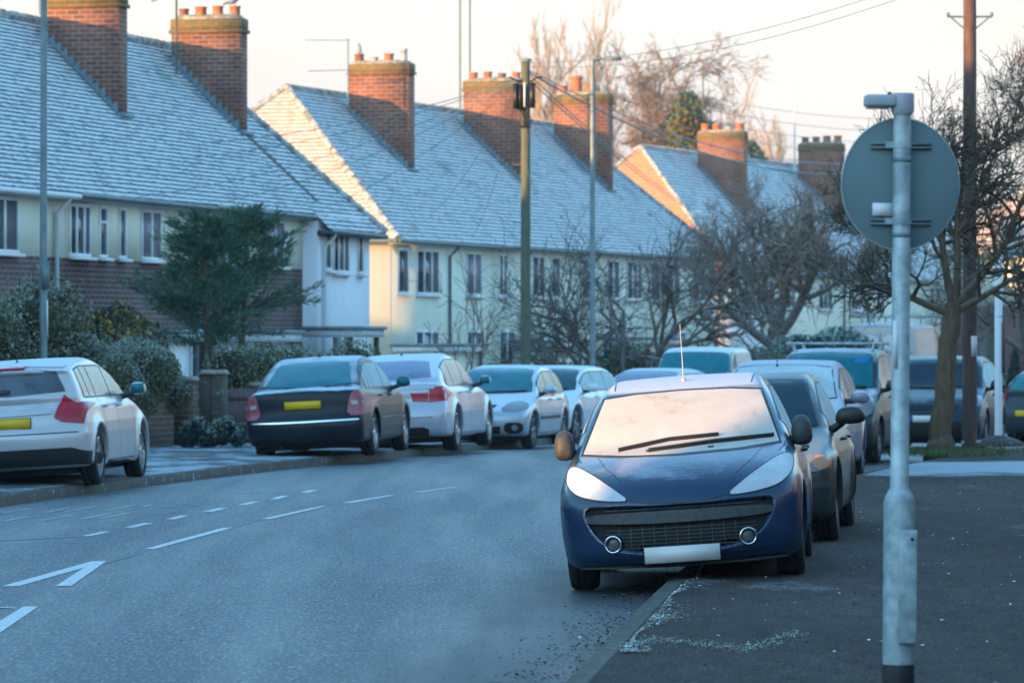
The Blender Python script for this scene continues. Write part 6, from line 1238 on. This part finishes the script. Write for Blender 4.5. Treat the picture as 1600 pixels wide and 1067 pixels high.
for z_, s_ in ((6.2, 1), (5.6, -1), (5.0, 1), (4.4, -1), (3.8, 1), (3.2, -1)): g = MB(); g.tube([(0, 0, z_), (s_ * .26, -.03, z_), (s_ * .27, -.03, z_ + .04)], .012, 6); g.build('step_iron', [M['galv_d']], up_)
rp = pole('telegraph_pole', 'tall brown telegraph pole standing behind the hawthorn on the right', 6.92, 65.8, 10.0, .115, .088, 'brownpole', z=KH - .04)
for z_ in (6.55, 4.55):
    g = MB(); g.tube([(-.34, -.02, z_), (.34, -.02, z_)], .018, 6); [g.tube([(s_ * .3, -.02, z_), (s_ * .1, -.02, z_ - .17)], .012, 5) for s_ in (-1, 1)]; [g.lathe([(.012, 0), (.03, .02), (.02, .06), (0, .07)], 8, (s_ * .33, -.02, z_)) for s_ in (-1, 1)]; g.build('crossarm', [M['galv_d']], rp)
g = MB(); g.b2(.01, .10, -.125, -.112, 1.42, 1.73); g.build('notice', [M['white']], rp)
g = MB(); g.tube([(-.13, -.05, .12), (.16, -.05, .13)], .03, 8); g.build('step_bolt', [M['galv']], rp)
# bus stop
bs = thing('bus_stop_pole', 'white bus stop pole with a square flag sign and a round concrete foot', 'bus stop', (7.98, 71.4, KH - .06))
g = MB(); g.lathe([(0, .13), (.10, .12), (.30, .06), (.42, .0), (.42, -.05)], 28); g.build('foot', [M['kerb_l']], bs, smooth=True)
g = MB(); g.lathe([(.062, .06), (.062, 3.15), (0, 3.17)], 18); g.build('pole', [M['gutter_w']], bs, smooth=True)
g = MB(); g.b2(.06, .40, -.02, .02, 3.07, 3.62); fs = g.build('flag_sign', [M['white']], bs); g = MB(); g.b2(.07, .39, -.026, -.02, 3.0 + .08, 3.19); g.build('dark_strip', [M['galv_d']], fs); g = MB(); g.b2(.055, .405, -.024, .024, 3.04, 3.07); g.build('lower_edge', [M['gutter_w']], fs)
g = MB(); g.b2(.062, .10, -.05, .05, 1.15, 1.98); g.build('timetable_case', [M['brownpole']], bs); 
# far small posts
for x, y, h, r, lab, mm in ((12.75, 118, 2.1, .09, 'grey post at the right edge behind the far cars', 'galv_d'), (13.3, 121, 2.7, .10, 'yellowish post beside the grey one at the right edge', 'wood')):
    t = pole('post', lab, x, y, h, r, r, mm)
fl_ = thing('street_lamp', 'small white globe lamp in front of the lit orange roof', 'street lamp', (7.1, 168, -.24)); g = MB(); g.lathe([(.08, 0), (.06, 6.6)], 12); g.build('pole', [M['gutter_w']], fl_, smooth=True)
g = MB(); th = np.linspace(0, math.pi, 8); g.lathe([(.22 * math.sin(t_), 6.75 + .22 * math.cos(t_)) for t_ in th], 14); g.build('globe', [M['white']], fl_, smooth=True)

# ---------------------------------------------------------------- aerials on the chimneys
def aerial(label, x, y, z0, z1, booms, r=.02, mm='galv_d'):
    t = thing('television_aerial', label, 'aerial', (x, y, 0), group='television aerials'); g = MB(); g.tube([(0, 0, z0), (0, 0, z1)], r, 8); g.build('mast', [M[mm]], t, smooth=True)
    for (bz, xa, xb, dz, els, eh) in booms:
        g = MB(); g.tube([(xa, 0, bz), (xb, 0, bz + dz)], .014, 6)
        for k in range(els): f = (k + .5) / els; px = xa + (xb - xa) * f; pz = bz + dz * f; g.tube([(px, -eh, pz), (px, eh, pz)], .006, 4); g.tube([(px, 0, pz - eh * .12), (px, 0, pz + eh * .12)], .006, 4)
        g.build('boom', [M[mm]], t)
    return t
aerial('tall double mast beside the second chimney of the nearest terrace', -8.02, 104.0, 8.1, 12.4, [(9.8, -.6, .05, .25, 9, .2)], .028, 'wood')
aerial('thin dark mast left of the nearest chimney', -10.75, 99.0, 8.2, 10.8, [(9.55, -.05, .05, 0, 1, .2)])
aerial('two armed aerial left of the mossy chimney', -5.2, 138.0, 9.4, 11.25, [(11.2, -1.35, .05, .0, 3, .06), (10.22, -1.28, .1, .04, 12, .16)], .025)
aerial('very tall mast left of the middle terrace second chimney, left of a pair', -1.85, 155, 9.6, 14.4, [], .03, 'wood')
aerial('very tall mast left of the middle terrace second chimney, right of a pair', -1.50, 155, 9.6, 14.4, [], .03, 'wood')
aerial('aerial with a slanting comb boom above the second chimney of the middle terrace', -1.0, 157, 10.6, 11.1, [(10.75, -.5, .6, .5, 9, .16)], .015)
aerial('aerial with a long level arm between the telegraph pole and the street lamp', 1.78, 165, 9.5, 12.1, [(12.05, -1.1, .05, 0, 4, .08)], .03)
aerial('aerial with a level arm on the far terrace left chimney', 9.7, 221, 10.8, 15.55, [(15.5, -1.4, .08, .03, 4, .1)], .04, 'wood')
aerial('aerial with a comb boom on the far terrace ridge, left of the right hand chimney', 14.35, 221, 10.2, 14.9, [(14.8, -1.0, .6, .03, 12, .35)], .045, 'gutter_w')
aerial('cross shaped small aerial above the lit chimney', 3.1, 171, 9.6, 13.0, [], .02)
# ---------------------------------------------------------------- wires
def wire(label, a, b, sag, r=.009, group='overhead wires from the telegraph pole', mm='galv_d'):
    a, b = np.array(a, float), np.array(b, float); n = 28; t = np.linspace(0, 1, n)[:, None]; P = a + (b - a) * t; P[:, 2] -= sag * 4 * (t[:, 0] * (1 - t[:, 0])); g = MB(); g.tube(P - a, r * .72, 5, caps=False); return tag(g.build('overhead_wire', [M[mm]], loc=tuple(a), smooth=True), label, 'wire', group)
pt = (.2, 89.9, 7.12)
wire('wire from the junction box to the white painted house gutter', pt, (-4.6, 105.5, 4.9), .25); wire('wire from the junction box to the nearest terrace, passing the mossy chimney', pt, (-6.4, 98.0, 4.85), .3); wire('lowest wire from the junction box to the nearest terrace', pt, (-7.9, 93.0, 4.8), .35)
wire('wire from the junction box to the left end of the middle terrace', pt, (-3.2, 131.6, 4.9), .5); wire('wire from the junction box to the middle terrace near the black downpipe', pt, (-1.3, 137.0, 4.9), .5)
wire('wire rising left from the junction box towards the mossy chimney', pt, (-8.6, 104.5, 6.4), .3, .013); wire('second thick wire to the nearest terrace chimney', pt, (-8.9, 102.0, 5.9), .35, .011)
wire('thick main cable sweeping right from the junction box', (.36, 89.9, 7.25), (15.5, 150, 8.6), 1.6, .026, mm='lead'); wire('second thick cable beside the main one', (.36, 89.9, 7.3), (15.9, 150, 8.9), 1.5, .016, mm='lead')
wire('steep wire from the junction box down to the far terrace', (.36, 89.9, 7.2), (12.0, 200, 6.1), .7, .018); wire('lower steep wire from the junction box to the far terrace', (.36, 89.9, 7.1), (12.6, 201, 5.9), .8, .018)
wire('upper of the two wires leaving the top of the picture', (.36, 89.9, 7.45), (6.92, 65.8, 7.45), .35, .010, 'wires crossing the upper sky'); wire('lower of the two wires leaving the top of the picture', (.36, 89.9, 7.35), (6.92, 65.8, 7.3), .40, .010, 'wires crossing the upper sky')
for k_ in range(5): wire(['topmost', 'second', 'middle', 'fourth', 'lowest'][k_] + ' of the five level wires between the aerials and the round sign', (3.2, 130, 9.6 - .34 * k_), (13.8, 150, 9.3 - .42 * k_), .35, .012, 'level wires in the right hand sky')
# ---------------------------------------------------------------- birds on the pots
M['bird'] = noisy('pigeon_feathers', (.10, .12, .16), (.22, .22, .26), 20, .7, 0); M['owl'] = noisy('owl_decoy', (.16, .18, .24), (.30, .33, .40), 12, .7, 0)
def bird(label, x, y, z, rz, mm, upright=False):
    t = thing('bird', label, 'bird', (x, y, z), R(rz)); g = MB(); th = np.linspace(0, math.pi, 9); g.lathe([(math.sin(a), math.cos(a)) for a in th], 12)
    V = g.V[-1] * ((.075, .075, .15) if upright else (.085, .16, .085)); 
    if not upright: V[:, 2] += V[:, 1] * .55
    g.V[-1] = V + (0, 0, .15); g.lathe([(.048 * math.sin(a), .048 * math.cos(a)) for a in th], 10, (0, .12 if not upright else .02, .29 if not upright else .32)); g.tube([(0, -.1, .1), (0, -.30, .03)] if not upright else [(0, -.05, .1), (0, -.09, -.02)], [.05, .025], 6); g.tube([(0, .16 if not upright else .06, .29 if not upright else .32), (0, .2 if not upright else .10, .28 if not upright else .31)], [.014, .004], 5)
    g.tube([(.02, 0, .1), (.02, 0, -.01)], .008, 5); g.tube([(-.02, 0, .1), (-.02, 0, -.01)], .008, 5); g.build('body', [M[mm]], t, smooth=True)
# ---------------------------------------------------------------- fallen leaves and grit at the kerb, scraps of ice
rb = np.random.default_rng(9)
def scatter(name, label, n, ptfn, size, mats, h):
    g = MB(); P = np.array([ptfn() for _ in range(n)]); C = np.c_[P, [zg(0, b) for b in P[:, 1]]]; C[:, 2] += h; a = rb.uniform(0, 6.28, n); s = size * rb.uniform(.5, 1.6, n)
    A = np.c_[np.cos(a) * s, np.sin(a) * s, rb.normal(0, .15, n) * s]; B_ = np.c_[-np.sin(a) * s * .6, np.cos(a) * s * .6, rb.normal(0, .15, n) * s]
    C[:, 2] += np.abs(A[:, 2]) + np.abs(B_[:, 2]); pick = rb.integers(0, len(mats), n)
    for k in range(len(mats)): g.quads(C[pick == k], A[pick == k], B_[pick == k], k)
    return tag(g.build(name, [M[m] for m in mats]), label, 'debris', kind='stuff')
M['leaflit'] = noisy('dead_leaf', (.12, .035, .018), (.22, .09, .04), 30, .9, 0); M['leaflit2'] = noisy('rotted_leaf', (.05, .03, .02), (.10, .06, .035), 30, .9, 0); M['icebit'] = mat('ice_scrap', (.62, .70, .76), .5); M['pale_moss'] = noisy('lichen', (.30, .34, .22), (.46, .50, .40), 30, .9, 0)
KN = normals(KR)
def near_kerb(lo, hi, sc_):
    def f():
        i = int(rb.uniform(0, 1) ** 1.5 * 26) + int(np.argmin(np.abs(KR[:, 1] - 20))); o = -abs(rb.normal(0, sc_)) ; return KR[i] + KN[i] * o + rb.uniform(-.5, .5, 2) * (0, 1)
    return f
scatter('leaf_litter', 'reddish dead leaves and grit in the gutter before the blue car', 6500, near_kerb(20, 45, .24), .0095, ['leaflit', 'leaflit2', 'leaflit2'], .008)
scatter('road_grit', 'sparse specks of grit over the road', 900, lambda: np.array([rb.uniform(-2.5, 1.0), rb.uniform(22, 40)]), .006, ['leaflit', 'leaflit2'], .008)
def onpave(): i = int(rb.uniform(0, 34)) + int(np.argmin(np.abs(KR[:, 1] - 20))); return KR[i] + KN[i] * rb.uniform(.15, 3.6) + rb.uniform(-.5, .5, 2)
scatter('ice_scraps', 'scraps of ice and litter on the right pavement', 420, onpave, .010, ['icebit'], KH + .024)
scatter('pavement_grit', 'fine grit and dead leaf on the right pavement', 1500, onpave, .008, ['leaflit2', 'leaflit', 'leaflit2'], KH + .024)
def moss(): 
    v = abs(rb.normal(0, 1)) * 5 + int(np.argmin(np.abs(KR[:, 1] - 22.5))); v = v + .35 * math.sin(v * 2.3); i = int(v); q = v - i; return KR[i] * (1 - q) + KR[i + 1] * q + KN[i] * (.16 + abs(rb.normal(0, .05)) * (1 + math.sin(v * 1.7)))
scatter('kerb_lichen', 'pale lichen and frost along the back of the right kerb', 2600, moss, .006, ['pale_moss', 'icebit', 'pale_moss'], KH + .012)
def moss2(): t_ = rb.uniform(0, 1); c = np.array([.55 + 1.05 * t_, 23.0 + 1.0 * t_ + .5 * math.sin(t_ * 7)]); return c + rb.normal(0, 1, 2) * (.035, .16)
scatter('pavement_lichen', 'patch of lichen and frost across the near right pavement', 1500, moss2, .005, ['pale_moss', 'icebit', 'pale_moss'], KH + .022)
M['blade'] = leafm('grass_blade', (.06, .10, .03), (.14, .18, .08)); gb = MB(); n_ = 3500; c = np.c_[rb.normal(6.3, .42, n_), rb.normal(62.9, .8, n_), np.full(n_, KH + .03)]; a = rb.uniform(0, 6.28, n_); gb.quads(c, np.c_[np.cos(a) * .008, np.sin(a) * .008, 0 * a], np.c_[rb.normal(0, .02, n_), rb.normal(0, .02, n_), rb.uniform(.02, .06, n_)]); tag(gb.build('grass_tuft', [M['blade'], ]), 'green grass tuft round the foot of the hawthorn', 'grass', kind='stuff')

# ---------------------------------------------------------------- parked cars
G1, G2 = 'cars parked on the right of the street', 'cars parked on the left of the street'
pc_, pB = car('parked_car', 'dark blue hatchback with a frosted windscreen, nearest car, half on the right kerb', 'car', P207(), M['p_navy'], (1.25, 30.75), 5.0, roll=-4.0, h=.0165, group=G1, dz=.055)
car('parked_car', 'grey bronze saloon right behind the blue hatchback', 'car', E46(), M['p_e46'], (1.86, 35.9), 7.1, roll=-4.0, h=.024, group=G1, dz=.06)
car('parked_car', 'frost covered grey hatchback behind the bronze saloon', 'car', CAR307(), M['p_grey'], (3.25, 53.6), 9.5, h=.028, group=G1, dz=.0)
mp_, mB = car('parked_car', 'dark people carrier with roof bars and a blue windscreen sticker', 'car', MPV(), M['p_dark'], (4.42, 62.3), 12, h=.03, group=G1, dz=.0)
car('parked_car', 'dark blue people carrier facing the camera between the tree and the bus stop', 'car', SMAX(), M['p_ford'], (7.05, 73.0), 12, h=.03, group=G1)
car('parked_car', 'dark hatchback with a red tail light at the right edge', 'car', FARHATCH(), M['p_dark'], (11.6, 82.6), 40, True, h=.035, group=G1)
car('parked_car', 'pale hatchback at the right edge, beyond the one with the red tail light', 'car', IBIZA(), M['p_silver2'], (14.4, 92), 45, True, h=.04, group=G1)
car('parked_car', 'silver white hatchback seen from behind, nearest car on the left', 'car', FOCUS(), M['p_white'], (-5.30, 52.35), 5.5, True, roll=3.4, h=.022, group=G2, dz=.06)
car('parked_car', 'black saloon with a yellow number plate seen from behind', 'car', SUPERB(), M['p_black'], (-2.42, 65.3), 7.5, True, roll=3.2, h=.024, group=G2, dz=.05)
car('parked_car', 'pale silver sloping hatchback with a wide red tail light, ahead of the black saloon', 'car', GT(), M['p_silver'], (-1.28, 71.8), 9, True, roll=2.5, h=.027, group=G2, dz=-.03)
car('parked_car', 'silver blue hatchback facing the camera with black side mouldings', 'car', IBIZA(), M['p_silver2'], (-.42, 75.2), 13, h=.026, group=G2, dz=-.13)
car('parked_car', 'white estate car facing the camera behind the silver blue hatchback', 'car', WHITE3(), M['p_white2'], (.36, 81.6), 17, h=.03, group=G2, dz=-.17)
car('parked_car', 'blue grey saloon mostly hidden behind the blue hatchback roof', 'car', SALOON(), M['p_bluegrey'], (2.45, 88), 19, h=.035, group=G2)
car('parked_van', 'small white van with a teal windscreen facing the camera', 'van', SMALLVAN(), M['p_van'], (3.72, 91.5), 13, h=.035, group='white vans')
vn, vB = car('parked_van', 'big grubby white van with a roof ladder rack seen from behind', 'van', BIGVAN(), M['p_vanold'], (11.0, 119.0), 17, True, h=.045, group='white vans', dz=-.24)
for s_ in (-1, 1):
    P_, N_ = pB.project('f', np.array([[s_ * .452, .338]]), True); p_ = pB.loc(P_)[0]; a_ = math.atan2(N_[0][0], -N_[0][1])
    fo_ = MB(); th_ = np.linspace(0, 2 * math.pi, 13); fo_.lathe([(.056 + .0075 * math.cos(q), .0075 * math.sin(q) - .004) for q in th_], 28, axis='y'); ring = fo_.build('fog_lamp_ring', [M['chrome']], pc_, smooth=True); ring.location = p_; ring.rotation_euler = (0, 0, a_ * .5)
    fo_ = MB(); fo_.lathe([(0, .004), (.025, .006), (.047, .014), (.052, .03)], 24, axis='y'); fo_.build('lens', [M['fog']], ring, smooth=True)
    fo_ = MB(); fo_.lathe([(.066, .002), (.064, .06), (0, .06)], 24, axis='y'); fo_.build('housing', [M['black']], ring, smooth=True)
# roof bars and windscreen sticker
for (uy, ) in ((1.35,), (2.35,)):
    g = MB(); g.tube([(-.66, uy, 1.70), (.66, uy, 1.70)], .018, 8); [g.tube([(s_ * .60, uy, 1.70), (s_ * .56, uy, 1.57)], [.025, .03], 6) for s_ in (-1, 1)]; g.tube([(-.66, uy, 1.70), (-.70, uy, 1.70)], .024, 8); g.tube([(.66, uy, 1.70), (.70, uy, 1.70)], .024, 8); g.build('roof_bar', [M['galv']], mp_, smooth=True)
M['sticker'] = mat('blue_sticker', (.01, .16, .42), .5)
mb_, nl_ = MB(), []; mB.patch(mb_, nl_, 'f', [(.36, 1.42), (.56, 1.42), (.56, 1.49), (.36, 1.49)], .009, 0, .05, back=.001); build_n(mb_, nl_, 'windscreen_sticker', [M['sticker']], mp_)
# ladder rack
g = MB()
for y_ in (.3, 1.8, 3.3): g.tube([(-.85, -y_ - .3 + 3.6, 2.58), (.85, -y_ - .3 + 3.6, 2.58)], .03, 6); [g.tube([(s_ * .8, 3.3 - y_, 2.58), (s_ * .8, 3.3 - y_, 2.36)], .03, 6) for s_ in (-1, 1)]
[g.tube([(s_ * .85, -.3, 2.60), (s_ * .85, 3.5, 2.60)], .03, 6) for s_ in (-1, 1)]; g.tube([(-.95, 3.75, 2.60), (-.15, 3.75, 2.60)], .05, 8); g.tube([(.35, 3.75, 2.62), (.95, 3.75, 2.60)], .05, 8)
g.build('ladder_rack', [M['galv']], vn)
# birds last: they stand on the pots
def on_house(h_, x, y, z): h_m = Matrix.Rotation(h_.rotation_euler.z, 4, 'Z'); v = h_m @ Vector((x, y, z)); return v.x + h_.location.x, v.y + h_.location.y, v.z + h_.location.z
bx0 = on_house(T1[3], 20.13, 3.9 - .45 - 1.75 + 1.75 * .5 / 4, 9.6 + .24 + .25); bird('pigeon on the rightmost pot of the four pot chimney', *bx0, -75, 'bird')
bx1 = on_house(T2[0], 7.8, 5 - .65 - 2.05 * .125 , 10.65 + .24 + .26); bird('grey owl shaped bird on a pot of the mossy chimney', *bx1, 60, 'owl', True)

# ---------------------------------------------------------------- winter haze
hz = bpy.data.materials.new('winter_haze'); hz.use_nodes = True; ht = hz.node_tree; ht.nodes.clear(); ho = ht.nodes.new('ShaderNodeOutputMaterial'); hv = ht.nodes.new('ShaderNodeVolumePrincipled')
hv.inputs['Color'].default_value = (.92, .93, .95, 1); hv.inputs['Density'].default_value = .00024; hv.inputs['Anisotropy'].default_value = 0; ht.links.new(hv.outputs[0], ho.inputs['Volume'])
g = MB(); g.b2(-160, 160, -90, 330, -1.4, 32); hb = g.build('haze', [hz]); tag(hb, 'thin pale winter haze over the street', 'haze', kind='stuff')
